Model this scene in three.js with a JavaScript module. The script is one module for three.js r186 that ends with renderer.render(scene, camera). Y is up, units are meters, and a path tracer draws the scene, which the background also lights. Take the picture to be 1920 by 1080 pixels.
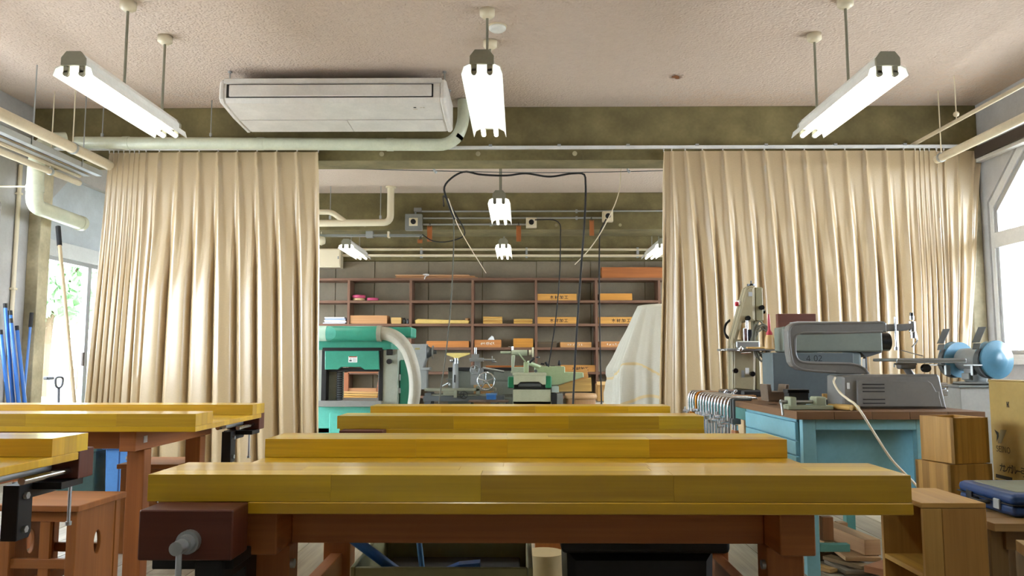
import * as THREE from 'three';
import { RoundedBoxGeometry } from 'three/addons/geometries/RoundedBoxGeometry.js';
import { mergeGeometries } from 'three/addons/utils/BufferGeometryUtils.js';
import { RectAreaLightUniformsLib } from 'three/addons/lights/RectAreaLightUniformsLib.js';

// ---------------------------------------------------------------- camera, sky, exposure
const scene = new THREE.Scene();
const camera = new THREE.PerspectiveCamera(40.6, 16 / 9, 0.05, 200);
camera.position.set(0, 0.975, 0);
camera.rotation.order = 'YXZ';
camera.rotation.set(0.0942, 0.01023, 0);
const renderer = new THREE.WebGLRenderer({ antialias: true });
renderer.toneMapping = THREE.LinearToneMapping;
renderer.toneMappingExposure = 1.45;
renderer.shadowMap.enabled = true;
RectAreaLightUniformsLib.init();
scene.background = new THREE.Color().setRGB(14.2, 14.5, 15.2);        // bright overcast sky
const TUBE_GLOW = 5, LAMP_POWER = 7.5;

// ---------------------------------------------------------------- helpers
function rng(seed) { let s = seed | 0; return () => { s = (s + 0x6d2b79f5) | 0; let t = Math.imul(s ^ (s >>> 15), 1 | s); t = (t + Math.imul(t ^ (t >>> 7), 61 | t)) ^ t; return ((t ^ (t >>> 14)) >>> 0) / 4294967296; }; }
const V = (x, y, z) => new THREE.Vector3(x, y, z);
const PI = Math.PI;
function xf(g, x = 0, y = 0, z = 0, rx = 0, ry = 0, rz = 0) {
  if (rx || ry || rz) g.applyMatrix4(new THREE.Matrix4().makeRotationFromEuler(new THREE.Euler(rx, ry, rz)));
  return g.translate(x, y, z);
}
// box given by its centre; r is the rounding of its edges (0: sharp, 12 triangles)
function box(w, h, d, x = 0, y = 0, z = 0, r = 0.003, rx = 0, ry = 0, rz = 0) {
  const k = Math.min(r, w / 2.2, h / 2.2, d / 2.2);
  return xf(k > 0 ? new RoundedBoxGeometry(w, h, d, 1, k) : new THREE.BoxGeometry(w, h, d), x, y, z, rx, ry, rz);
}
// box given by its two corners
function bb(x0, x1, y0, y1, z0, z1, r = 0.003) { return box(Math.abs(x1 - x0), Math.abs(y1 - y0), Math.abs(z1 - z0), (x0 + x1) / 2, (y0 + y1) / 2, (z0 + z1) / 2, r); }
// cylinder along an axis
function cyl(r, h, x, y, z, axis = 'y', seg = 20, r2 = r) {
  const g = new THREE.CylinderGeometry(r2, r, h, seg);
  if (axis === 'x') g.rotateZ(-PI / 2); if (axis === 'z') g.rotateX(PI / 2);
  return g.translate(x, y, z);
}
function lathe(pts, x, y, z, seg = 28, rx = 0, ry = 0, rz = 0) { return xf(new THREE.LatheGeometry(pts.map((p) => new THREE.Vector2(p[0], p[1])), seg), x, y, z, rx, ry, rz); }
function tube(pts, r, seg = 8, n = 0, closed = false) {
  const c = new THREE.CatmullRomCurve3(pts.map((p) => V(...p)), closed, 'centripetal');
  return new THREE.TubeGeometry(c, n || pts.length * 6, r, seg, closed);
}
// straight rod with closed ends between two points
function rod(a, b, r, seg = 12) {
  const A = V(...a), B = V(...b), d = B.clone().sub(A), g = new THREE.CylinderGeometry(r, r, d.length(), seg);
  g.applyQuaternion(new THREE.Quaternion().setFromUnitVectors(V(0, 1, 0), d.clone().normalize()));
  const m = A.add(B).multiplyScalar(0.5); return g.translate(m.x, m.y, m.z);
}
// pipe through points with round elbows
function pipe(pts, r, bend, seg = 16) {
  const path = new THREE.CurvePath(), P = pts.map((p) => V(...p));
  let from = P[0];
  for (let i = 1; i < P.length; i++) {
    if (i === P.length - 1) { path.add(new THREE.LineCurve3(from, P[i])); break; }
    const a = P[i].clone().add(P[i - 1].clone().sub(P[i]).setLength(bend)), b = P[i].clone().add(P[i + 1].clone().sub(P[i]).setLength(bend));
    path.add(new THREE.LineCurve3(from, a)); path.add(new THREE.QuadraticBezierCurve3(a, P[i], b)); from = b;
  }
  const g = new THREE.TubeGeometry(path, Math.max(24, pts.length * 22), r, seg, false);
  const e0 = P[0], e1 = P[P.length - 1], n0 = P[1].clone().sub(e0).normalize(), n1 = e1.clone().sub(P[P.length - 2]).normalize();
  const cap = (p, n) => { const c = new THREE.CylinderGeometry(r, r, 0.004, seg); c.applyQuaternion(new THREE.Quaternion().setFromUnitVectors(V(0, 1, 0), n)); return c.translate(p.x, p.y, p.z); };
  return merge([g, cap(e0, n0), cap(e1, n1)]);
}
// outline in the x-y plane, extruded along +z from z0
function ext(pts, depth, z0 = 0, bevel = 0.003, holes = []) {
  const s = new THREE.Shape(pts.map((p) => new THREE.Vector2(p[0], p[1])));
  for (const h of holes) s.holes.push(h.curves ? h : new THREE.Path(h.map((p) => new THREE.Vector2(p[0], p[1]))));
  const b = Math.min(bevel, depth / 2.5);
  const g = new THREE.ExtrudeGeometry(s, { depth: depth - 2 * b, bevelEnabled: b > 0, bevelSize: b, bevelOffset: -b, bevelThickness: b, bevelSegments: 1, curveSegments: 20 });
  return g.translate(0, 0, z0 + b);
}
// outline given in (distance from the camera's wall line s = -z, y), extruded along +x from x0
function extX(pts, depth, x0, bevel = 0.003, holes = []) { return ext(pts, depth, 0, bevel, holes).rotateY(PI / 2).translate(x0, 0, 0); }
function merge(list) {
  const out = list.map((g) => {
    const n = g.index ? g.toNonIndexed() : g.clone();
    for (const k of Object.keys(n.attributes)) if (!['position', 'normal', 'uv'].includes(k)) n.deleteAttribute(k);
    if (!n.attributes.normal) n.computeVertexNormals();
    if (!n.attributes.uv) n.setAttribute('uv', new THREE.BufferAttribute(new Float32Array(n.attributes.position.count * 2), 2));
    return n;
  });
  return out.length === 1 ? out[0] : mergeGeometries(out);
}
const UR = rng(77);
// texture coordinates in metres on every face; grain: the axis (0 x, 1 y, 2 z) that the texture's u follows
function metric(g, grain = 0, shift = true) {
  const p = g.attributes.position, n = g.attributes.normal, uv = new Float32Array(p.count * 2), ou = shift ? UR() * 3 : 0, ov = shift ? UR() * 3 : 0;
  for (let i = 0; i < p.count; i += 3) {
    let nx = 0, ny = 0, nz = 0;
    for (let k = 0; k < 3; k++) { nx += n.getX(i + k); ny += n.getY(i + k); nz += n.getZ(i + k); }
    const a = [Math.abs(nx), Math.abs(ny), Math.abs(nz)], m = a[0] > a[1] && a[0] > a[2] ? 0 : a[1] > a[2] ? 1 : 2;
    const rest = [0, 1, 2].filter((k) => k !== m), u = rest.includes(grain) ? grain : rest[0], v = rest.find((k) => k !== u);
    for (let k = 0; k < 3; k++) { uv[(i + k) * 2] = p.getComponent(i + k, u) + ou; uv[(i + k) * 2 + 1] = p.getComponent(i + k, v) + ov; }
  }
  g.setAttribute('uv', new THREE.BufferAttribute(uv, 2));
  return g;
}
const taken = new Map();
function numbered(name) { const n = taken.get(name) ?? 0; taken.set(name, n + 1); return n ? name + '_' + String(n).padStart(3, '0') : name; }
function tag(o, label, category, group, kind) {
  o.userData = { label, category };
  if (group) o.userData.group = group;
  if (kind) o.userData.kind = kind;
  return o;
}
const bases = new Map();
// a Group at the thing's base; its parts are given in world coordinates (local: in the Group's own)
function thing(name, label, category, [x, y, z], { group, kind, local = false, turn = 0 } = {}) {
  const o = new THREE.Group(); o.name = numbered(name); scene.add(o); o.position.set(x, y, z); o.rotation.y = turn;
  bases.set(o, local ? V(0, 0, 0) : V(x, y, z));
  return tag(o, label, category, group, kind);
}
function part(name, geos, material, parent, { grain = 0, keepUV = false, label, kind, shift = true } = {}) {
  let root = parent; while (root && !bases.has(root)) root = root.parent;
  const g = merge([].concat(geos)), b = bases.get(root) ?? V(0, 0, 0);
  g.translate(-b.x, -b.y, -b.z);
  if (!keepUV) metric(g, grain, shift);
  const m = new THREE.Mesh(g, material); m.name = parent === scene ? numbered(name) : name; m.castShadow = m.receiveShadow = true;
  if (label) m.userData.label = label;
  if (kind) m.userData.kind = kind;
  parent.add(m);
  return m;
}
// a thing that is one mesh, its geometry in world coordinates, its origin at pos
function single(name, label, category, pos, geos, material, opt = {}) {
  const g = merge([].concat(geos)); g.translate(-pos[0], -pos[1], -pos[2]);
  if (!opt.keepUV) metric(g, opt.grain ?? 0);
  const m = new THREE.Mesh(g, material); m.name = numbered(name); m.position.set(...pos); m.castShadow = m.receiveShadow = true;
  scene.add(m); return tag(m, label, category, opt.group, opt.kind);
}
function structure(name, geos, material, label, opt = {}) { const m = part(name, geos, material, scene, opt); return tag(m, label, opt.category ?? name.split('_')[0], undefined, 'structure'); }
function copyOf(o, [x, y, z], turn, label) {
  const c = o.clone(); c.name = numbered(o.name.replace(/_\d{3}$/, '')); c.position.set(x, y, z); c.rotation.y = turn; scene.add(c);
  c.userData = { ...o.userData }; if (label) c.userData.label = label;
  return c;
}

// ---------------------------------------------------------------- procedural textures
function noise(N, cx, cy, seed) {
  const r = rng(seed), g = new Float32Array(cx * cy).map(() => r()), out = new Float32Array(N * N), sm = (t) => t * t * (3 - 2 * t);
  for (let y = 0; y < N; y++) for (let x = 0; x < N; x++) {
    const fx = (x / N) * cx, fy = (y / N) * cy, x0 = Math.floor(fx), y0 = Math.floor(fy), tx = sm(fx - x0), ty = sm(fy - y0), x1 = (x0 + 1) % cx, y1 = (y0 + 1) % cy;
    out[y * N + x] = (g[y0 * cx + x0] * (1 - tx) + g[y0 * cx + x1] * tx) * (1 - ty) + (g[y1 * cx + x0] * (1 - tx) + g[y1 * cx + x1] * tx) * ty;
  }
  return out;
}
function layers(N, list) { const o = new Float32Array(N * N); let w = 0; for (const [cx, cy, k, s] of list) { const n = noise(N, cx, cy, s); w += k; for (let i = 0; i < o.length; i++) o[i] += n[i] * k; } return o.map((v) => v / w); }
function texture(N, fn, size, srgb = true, sizeY = size) {
  const d = new Uint8Array(N * N * 4);
  for (let i = 0; i < N * N; i++) { const c = fn(i); for (let k = 0; k < 3; k++) d[i * 4 + k] = Math.max(0, Math.min(255, c[k] * 255)); d[i * 4 + 3] = 255; }
  const t = new THREE.DataTexture(d, N, N); t.wrapS = t.wrapT = THREE.RepeatWrapping; t.magFilter = t.minFilter = THREE.LinearFilter;
  if (srgb) t.colorSpace = THREE.SRGBColorSpace;
  t.repeat.set(1 / size, 1 / sizeY); t.needsUpdate = true; return t;
}
const grey = (v) => [v, v, v];
const woodN = layers(512, [[2, 24, 3, 1], [4, 64, 2, 2], [10, 190, 1.4, 3], [3, 6, 1.5, 4]]);
const woodTex = texture(512, (i) => { const v = woodN[i]; return [0.80 + 0.24 * v, 0.76 + 0.27 * v, 0.70 + 0.32 * v]; }, 1.1, true, 0.55);
const woodBump = texture(512, (i) => grey(woodN[i]), 1.1, false, 0.55);
const stripeN = noise(512, 1, 14, 9);
const lamTex = texture(512, (i) => { const y = Math.floor(i / 512), k = Math.floor((y / 512) * 9), r = rng(k * 31 + 5)(); const v = woodN[i] * 0.6 + r * 0.4; return [0.80 + 0.22 * v, 0.74 + 0.27 * v, 0.66 + 0.34 * v]; }, 1.2, true, 0.6);
const concN = layers(512, [[5, 5, 3, 11], [13, 13, 2, 12], [40, 40, 1, 13], [150, 150, 0.7, 14]]), concB = noise(512, 3, 7, 15);
const concTex = texture(512, (i) => { const v = concN[i], b = Math.max(0, concB[i] - 0.55) * 0.5; return [0.66 + 0.5 * (v - 0.3) - b * 0.3, 0.65 + 0.5 * (v - 0.3) - b * 0.32, 0.60 + 0.5 * (v - 0.3) - b * 0.42]; }, 2.6);
const concBump = texture(512, (i) => grey(concN[i]), 2.6, false);
const sprayN = layers(512, [[128, 128, 2, 21], [70, 70, 1, 22]]), sprayC = layers(512, [[3, 3, 2, 23], [7, 7, 1, 24], [200, 200, 0.8, 25]]);
const sprayBump = texture(512, (i) => grey(sprayN[i]), 1.4, false);
const sprayTex = texture(512, (i) => { const v = sprayC[i], s = Math.max(0, v - 0.56) * 0.7; return [0.90 + 0.08 * v, 0.865 + 0.09 * v - s * 0.25, 0.83 + 0.10 * v - s * 0.5]; }, 5.5);
const weaveN = layers(256, [[128, 128, 1, 31], [16, 90, 0.6, 32]]);
const weaveTex = texture(256, (i) => { const v = 0.9 + 0.12 * weaveN[i]; return [v, v, v]; }, 0.16);
const weaveBump = texture(256, (i) => grey(weaveN[i]), 0.16, false);
const mottleN = layers(256, [[6, 6, 2, 41], [24, 24, 1, 42], [90, 90, 1, 43]]);
const mottleTex = texture(256, (i) => grey(0.90 + 0.12 * mottleN[i]), 0.9);
const mottleRough = texture(256, (i) => grey(0.75 + 0.4 * mottleN[i]), 0.7, false);
const boardN = layers(512, [[3, 40, 2, 51], [8, 120, 2, 52], [12, 12, 2, 53]]);
const boardTex = texture(512, (i) => { const v = boardN[i]; return [0.74 + 0.3 * v, 0.73 + 0.3 * v, 0.71 + 0.31 * v]; }, 1.6, true, 0.8);

function mat(color, rough = 0.6, o = {}) { return new THREE.MeshPhysicalMaterial({ color, roughness: rough, side: THREE.DoubleSide, ...o }); }
const wood = (color, rough = 0.5, o = {}) => mat(color, rough, { map: woodTex, bumpMap: woodBump, bumpScale: 0.0006, ...o });
const paint = (color, rough = 0.45, o = {}) => mat(color, rough, { map: mottleTex, roughnessMap: mottleRough, ...o });
const M = {
  concrete: mat(0x9c9068, 0.9, { map: concTex, bumpMap: concBump, bumpScale: 0.006 }),
  concreteLight: mat(0xd2c8aa, 0.9, { map: concTex, bumpMap: concBump, bumpScale: 0.004 }),
  columnConcrete: mat(0xf2e8d0, 0.9, { map: concTex, bumpMap: concBump, bumpScale: 0.004 }),
  ceiling: mat(0xded1c7, 0.95, { map: sprayTex, bumpMap: sprayBump, bumpScale: 0.008 }),
  wall: paint(0xc4c3c2, 0.8), panelWall: paint(0x90846e, 0.8), whitePanel: paint(0xdfe4e6, 0.6), spandrel: paint(0xc9d3da, 0.6),
  floorBase: mat(0x4a4238, 0.9),
  alu: mat(0xc9ccd0, 0.35, { metalness: 0.7 }), aluWhite: paint(0xe6e6e4, 0.4), darkFrame: paint(0x4d423a, 0.6),
  glass: new THREE.MeshPhysicalMaterial({ color: 0xf6fbff, roughness: 0.02, transmission: 1, thickness: 0, ior: 1.45 }),
  curtain: mat(0xc0a77e, 0.31, { map: weaveTex, bumpMap: weaveBump, bumpScale: 0.0002, ior: 2.15 }),
  cream: mat(0xe4d8bb, 0.35, { clearcoat: 0.3, clearcoatRoughness: 0.25 }), creamPipe: mat(0xe0d2b4, 0.4, { map: mottleTex }), greenWhite: mat(0xd6dac2, 0.32, { map: mottleTex, clearcoat: 0.3 }),
  acWhite: paint(0xe9e4dd, 0.42), acShade: paint(0xd5c8b4, 0.5), black: mat(0x0d0d0f, 0.5), blackGloss: mat(0x09090b, 0.25), rubber: mat(0x1c1b1b, 0.75),
  lampCap: paint(0x8f8b78, 0.5), lampWhite: paint(0xf1f1ea, 0.35), tube: mat(0xffffff, 0.4, { emissive: 0xfdfff0, emissiveIntensity: TUBE_GLOW }),
  chrome: mat(0xd3d6da, 0.18, { metalness: 1 }), steel: mat(0x9a9d9c, 0.35, { metalness: 0.9 }), zinc: mat(0xb5b9bb, 0.42, { metalness: 0.8 }), iron: paint(0x55595a, 0.5), greyPaint: paint(0x8b8d8a, 0.45),
  redwood: wood(0x5c2a17, 0.5), legwood: wood(0xb06c34, 0.5), stoolwood: wood(0xac6e34, 0.5),
};
const BENCH = [0xe2bc22, 0xd8ac1c, 0xe6c430, 0xcea826].map((c) => wood(c, 0.38, { clearcoat: 0.5, clearcoatRoughness: 0.14 }));
const TRAY = mat(0xe0b820, 0.35, { map: lamTex, bumpMap: woodBump, bumpScale: 0.0005, clearcoat: 0.7, clearcoatRoughness: 0.15 });

// ---------------------------------------------------------------- the room
const XL = -4.47, XR = 4.15, ZB = -14.05, ZF = 3.0, HC = 3.3;
const floor = structure('floor', bb(XL - 0.2, XR + 0.2, -0.15, -0.012, ZB - 0.2, ZF + 0.2, 0), M.floorBase, 'worn grey wooden plank floor of the workshop');
{
  const tones = [0xaaa18c, 0x9d937e, 0xb5ac97, 0x968d7a].map((c) => mat(c, 0.45, { map: boardTex, bumpMap: boardTex, bumpScale: 0.0012 }));
  const R = rng(5), wB = (XR - XL) / 44;
  for (let i = 0; i < 44; i++) {
    let z = 0.3 - R() * 1.2;
    const x = XL + wB * (i + 0.5);
    while (z > -7.3) { let len = 2.2 + R() * 0.9; if (z - len < -7.3) len = z + 8.2; part('floor_board', box(wB - 0.004, 0.02, len - 0.004, x, -0.01, z - len / 2, 0.0015), tones[Math.floor(R() * 4)], floor, { grain: 2 }); z -= len; }
  }
  part('far_boards', bb(XL, XR, -0.02, 0, -8.2, ZB, 0), tones[0], floor, { grain: 2 });
  part('rear_boards', bb(XL, XR, -0.02, 0, 0.3, ZF, 0), tones[1], floor, { grain: 2 });
}
const ceiling = structure('ceiling', bb(XL - 0.2, XR + 0.2, HC, HC + 0.18, ZB - 0.2, ZF + 0.2, 0), M.ceiling, 'off-white sprayed rough plaster ceiling', { shift: false });
{
  // rust stain on the plaster
  const N = 64, d = new Uint8Array(N * N * 4), nn = noise(N, 9, 9, 61);
  for (let y = 0; y < N; y++) for (let x = 0; x < N; x++) { const r = Math.hypot(x - 32, y - 32) / 32 + (nn[y * N + x] - 0.5) * 0.5, i = (y * N + x) * 4; d[i] = 140; d[i + 1] = 88; d[i + 2] = 48; d[i + 3] = Math.max(0, Math.min(1, (0.85 - r) * 1.6)) * 235; }
  const t = new THREE.DataTexture(d, N, N); t.colorSpace = THREE.SRGBColorSpace; t.magFilter = THREE.LinearFilter; t.needsUpdate = true;
  const g = new THREE.PlaneGeometry(0.16, 0.16).rotateX(PI / 2).translate(1.28, HC - 0.004, -6.2);
  part('rust_stain', g, mat(0xffffff, 0.95, { map: t, transparent: true }), ceiling, { keepUV: true, label: 'brown rust stain' });
}
const chamfered = (s0, s1, y0, y1, c, cy) => [[s0, y0], [s1, y0], [s1, y1 - cy], [s1 - c, y1], [s0 + c, y1], [s0, y1 - cy]];
const outer = [[-ZF - 0.2, 0], [-ZB + 0.2, 0], [-ZB + 0.2, HC], [-ZF - 0.2, HC]];
const winL = [[3.55, 6.57, 0.95, 2.75], [1.7, 3.2, 0.95, 2.75], [11.35, 13.8, 0.95, 2.75]];
const doorL = [7.13, 10.4, 0.0, 2.80];
const winR = [[3.9, 6.86, 0.98, 2.78], [2.0, 3.5, 0.98, 2.78], [7.45, 10.4, 0.98, 2.78], [11.35, 13.8, 0.98, 2.78]];
structure('wall_left', extX(outer, 0.2, XL - 0.2, 0, [...winL, doorL].map((w) => chamfered(...w, 0.45, 0.42))), M.wall, 'pale grey painted wall with wide windows beside blue rods', { category: 'wall' });
structure('wall_right', extX(outer, 0.2, XR, 0, winR.map((w) => chamfered(...w, 0.45, 0.4))), M.wall, 'pale grey painted wall with window behind the bench grinder', { category: 'wall' });
structure('wall_front', bb(XL, XR, 0, HC, ZF, ZF + 0.2, 0), M.wall, 'pale grey painted wall closing the near end of the room', { category: 'wall' });
const wallBack = structure('wall_back', bb(XL, XR, 0, HC, ZB - 0.02, ZB - 0.22, 0), M.concrete, 'grey panelled wall behind the long wooden shelf', { category: 'wall' });
{
  const xs = [XL, -3.35, -2.64, -1.66, -0.68, 0.30, 1.28, 2.26, 3.24, XR];
  for (let i = 0; i + 1 < xs.length; i++) part('wall_panel', bb(xs[i] + 0.006, xs[i + 1] - 0.006, 0, 2.785, ZB - 0.03, ZB + 0.004, 0.002), M.panelWall, wallBack);
  const holes = []; for (let x = -4; x < 4; x += 0.62) holes.push(cyl(0.024, 0.01, x, 2.87, ZB + 0.045, 'z', 14));
  part('lintel', bb(XL, XR, 2.80, HC, ZB - 0.02, ZB + 0.05, 0.004), M.concrete, wallBack);
  part('form_tie_plug', holes, M.concreteLight, wallBack, { kind: 'stuff' });
}
function beam(label, z0, z1, y0) {
  const b = structure('ceiling_beam', bb(XL, XR, y0, HC, z0, z1, 0.006), M.concrete, label, { category: 'beam' });
  for (let x = -3.9; x < 4; x += 0.88) part('form_tie_plug', cyl(0.022, 0.012, x, y0 + 0.06, z0 + 0.002, 'z', 14), M.concreteLight, b);
  return b;
}
beam('dark raw concrete beam above the curtain rail', -6.95, -7.27, 2.80);
beam('raw concrete beam carrying the grey electrical conduits', -10.6, -11.2, 2.785);
for (const [x0, x1, z0, z1, l] of [[XL, -4.355, -6.95, -7.11, 'raw concrete column behind the blue rods'], [4.03, XR, -6.95, -7.32, 'raw concrete column behind the right-hand curtain'], [XL, -4.29, -10.6, -11.2, 'raw concrete column under the conduit beam by the glass door'], [4.03, XR, -10.6, -11.2, 'raw concrete column under the conduit beam hidden by curtain']])
  structure('column', bb(x0, x1, 0, 2.80, z0, z1, 0.008), M.columnConcrete, l, { category: 'column' });

// windows: chamfered frames with a transom, panes of glass
let windowCount = 0;
function inset(p, k) { // shrink the chamfered outline
  const cx = (p[0][0] + p[1][0]) / 2, cy = (p[0][1] + p[2][1]) / 2;
  return p.map(([s, y]) => [s + Math.sign(cx - s) * k, y + Math.sign(cy - y) * k]);
}
function windowUnit([s0, s1, y0, y1], cy, x, side, label) {
  const w = thing('window_' + ++windowCount, label, 'window', [x, y0, -(s0 + s1) / 2], { kind: 'structure' });
  const o = chamfered(s0, s1, y0, y1, 0.45, cy), i = inset(o, 0.055);
  part('frame', extX(o, 0.09, x - 0.045, 0.004, [i]), M.aluWhite, w);
  part('inner_frame', extX(i, 0.05, x - 0.03, 0.003, [inset(i, 0.035)]), M.alu, w);
  part('transom', bb(x - 0.05, x + 0.05, 1.965, 2.1, -s0 - 0.05, -s1 + 0.05), M.aluWhite, w);
  const n = 2, st = (s1 - s0) / n;
  for (let k = 1; k < n; k++) part('mullion', bb(x - 0.035, x + 0.035, y0 + 0.05, 1.97, -(s0 + st * k) - 0.03, -(s0 + st * k) + 0.03), M.alu, w);
  for (let k = 0; k < n; k++) part('pane', bb(x - 0.003, x + 0.003, y0 + 0.05, 1.97, -(s0 + st * k + 0.03), -(s0 + st * (k + 1) - 0.03), 0), M.glass, w);
  const up = inset(o, 0.05).map(([s, y]) => [s, Math.max(y, 2.095)]);
  part('upper_pane', extX(up, 0.006, x - 0.003, 0), M.glass, w);
  part('sill', bb(x - 0.11, x + 0.11, y0 - 0.03, y0 + 0.012, -s0 + 0.02, -s1 - 0.02), M.aluWhite, w);
}
winL.forEach((w, k) => windowUnit(w, 0.42, XL - 0.06, -1, ['white framed window beside the left concrete column', 'white framed window of the left wall nearer the benches', 'white framed window of the left wall beside the shelf'][k]));
winR.forEach((w, k) => windowUnit(w, 0.40, XR + 0.06, 1, ['white framed window with slanted corner above the bench grinder', 'white framed window of the right wall nearer the benches', 'white framed window of the right wall behind the curtain', 'white framed window of the right wall beside the shelf'][k]));
{
  // glazed sliding door of the rear room, pale panel above it
  const x = XL - 0.06, [s0, s1, y0, y1] = doorL, d = thing('door_1', 'aluminium framed glass sliding door beside the concrete column', 'door', [x, 0, -(s0 + s1) / 2], { kind: 'structure' });
  const o = chamfered(s0, s1, y0, y1, 0.45, 0.42);
  part('upper_panel', extX(o.map(([s, y]) => [s, Math.max(y, 2.13)]), 0.02, x - 0.03, 0), M.spandrel, d);
  part('header', bb(x - 0.06, x + 0.05, 1.99, 2.14, -s0, -s1), M.whitePanel, d);
  part('track', bb(x - 0.06, x + 0.03, 1.95, 1.99, -s0, -s1), M.zinc, d);
  const f = [], st = [s0, 8.07, 8.85, 9.62, s1];
  st.forEach((s, k) => { part('stile', bb(x - 0.03, x + 0.02, 0.02, 1.96, -s - 0.035, -s + 0.035), M.alu, d); if (k < 4) { part('pane', bb(x - 0.008, x - 0.002, 0.06, 1.94, -s - 0.03, -st[k + 1] + 0.03, 0), M.glass, d); part('rail', bb(x - 0.03, x + 0.02, 0.0, 0.08, -s, -st[k + 1]), M.alu, d); } });
  part('door_pull', box(0.02, 0.14, 0.03, x + 0.03, 1.0, -8.0), M.darkFrame, d);
  void f;
}
// dark valance box over the right window, its white rail beneath
{
  const v = thing('blind_box', 'dark brown blind box with pale rail above the right window', 'blind box', [XR - 0.04, 2.74, -5.2], { kind: 'structure' });
  part('box', bb(XR - 0.075, XR, 2.785, 2.885, -3.6, -6.88), M.darkFrame, v);
  part('rail', bb(XR - 0.06, XR, 2.752, 2.785, -3.6, -6.92), M.aluWhite, v);
}
// vertical conduit on the left wall
{
  const c = thing('wall_conduit', 'slim white vertical pipe on the left wall beside the column', 'pipe', [XL + 0.02, 0, -6.76]);
  part('pipe', cyl(0.018, 2.72, XL + 0.022, 1.36, -6.76, 'y', 14), M.cream, c);
  for (const y of [0.8, 1.6, 2.45]) part('clip', bb(XL, XL + 0.045, y, y + 0.02, -6.785, -6.735), M.cream, c);
}
// outside
structure('ground_outside', [bb(-60, XL - 0.2, -0.4, -0.12, -70, 40, 0), bb(XR + 0.2, 60, -0.4, -0.12, -70, 40, 0)], mat(0xcfccc4, 0.9, { map: mottleTex }), 'pale paved yard outside the windows', { category: 'ground' });
structure('eave', bb(XR + 0.2, 5.9, 2.98, 3.15, -14, 3), M.concreteLight, 'pale concrete eave outside the right windows', { category: 'eave' });
function tree(x, z, h, r, seed, label, color) {
  const R = rng(seed), t = thing('tree', label, 'tree', [x, -0.12, z], { group: 'trees beyond the yard' });
  part('trunk', [rod([x, -0.12, z], [x + 0.1, h * 0.6, z], 0.14, 10), rod([x + 0.05, h * 0.4, z], [x + r * 0.5, h * 0.75, z + 0.2], 0.06, 8), rod([x + 0.05, h * 0.35, z], [x - r * 0.5, h * 0.7, z - 0.2], 0.06, 8)], wood(0x6a5a48, 0.9), t, { grain: 1 });
  const leaves = [];
  for (let i = 0; i < 1500; i++) {
    const a = R() * 2 * PI, b = Math.acos(2 * R() - 1), q = r * Math.cbrt(0.25 + 0.75 * R()) * (0.8 + 0.3 * Math.sin(a * 3 + seed)), s = 0.12 + R() * 0.14;
    const g = new THREE.PlaneGeometry(s, s * 1.6); xf(g, x + q * Math.sin(b) * Math.cos(a), h * 0.68 + q * 0.9 * Math.cos(b), z + q * Math.sin(b) * Math.sin(a), R() * 6, R() * 6, R() * 6); leaves.push(g);
  }
  part('crown', leaves, mat(color, 0.8, { transmission: 0.3 }), t, { kind: 'stuff' });
}
tree(-15, -24.5, 5.2, 2.0, 3, 'broad green tree standing beyond the yard by the glass door', 0x9dbf92);
tree(-17.5, -31, 6.5, 2.6, 4, 'taller dark green tree at the far side of the yard', 0x8db38d);
tree(-12.2, -17.2, 4.4, 1.5, 6, 'small light green tree near the glass door', 0xa9c79c);
{
  const w = thing('garden_wall', 'low pale block wall at the far side of the yard', 'wall', [-21, -0.12, -30]);
  for (let i = 0; i < 14; i++) for (let k = 0; k < 3; k++) part('block', box(0.2, 0.38, 1.46, -21, 0.07 + k * 0.4, -20 - i * 1.5 - (k % 2) * 0.7, 0.01), M.concreteLight, w);
}
for (const [x, z, l, dark] of [[-4.82, -8.0, 'snow shovel with dark T grip standing outside the glass door', false], [-4.83, -8.2, 'shovel with black D grip standing outside the glass door', true]]) {
  const s = thing('shovel', l, 'shovel', [x, -0.12, z]);
  part('shaft', rod([x, 0.1, z], [x - 0.02, dark ? 0.71 : 0.79, z], 0.014, 10), dark ? M.black : M.zinc, s);
  if (dark) part('grip', tube([[x - 0.02, 0.70, z], [x - 0.02, 0.72, z + 0.05], [x - 0.02, 0.80, z + 0.06], [x - 0.02, 0.80, z - 0.06], [x - 0.02, 0.72, z - 0.05]], 0.012, 8, 40, true), M.black, s);
  else part('grip', box(0.05, 0.035, 0.13, x - 0.02, 0.805, z, 0.014), M.black, s);
  part('blade', ext([[-0.11, -0.12], [0.11, -0.12], [0.12, 0.14], [-0.12, 0.14]], 0.004, 0, 0).rotateY(PI / 2).translate(x, 0, z), M.steel, s);
}

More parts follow.
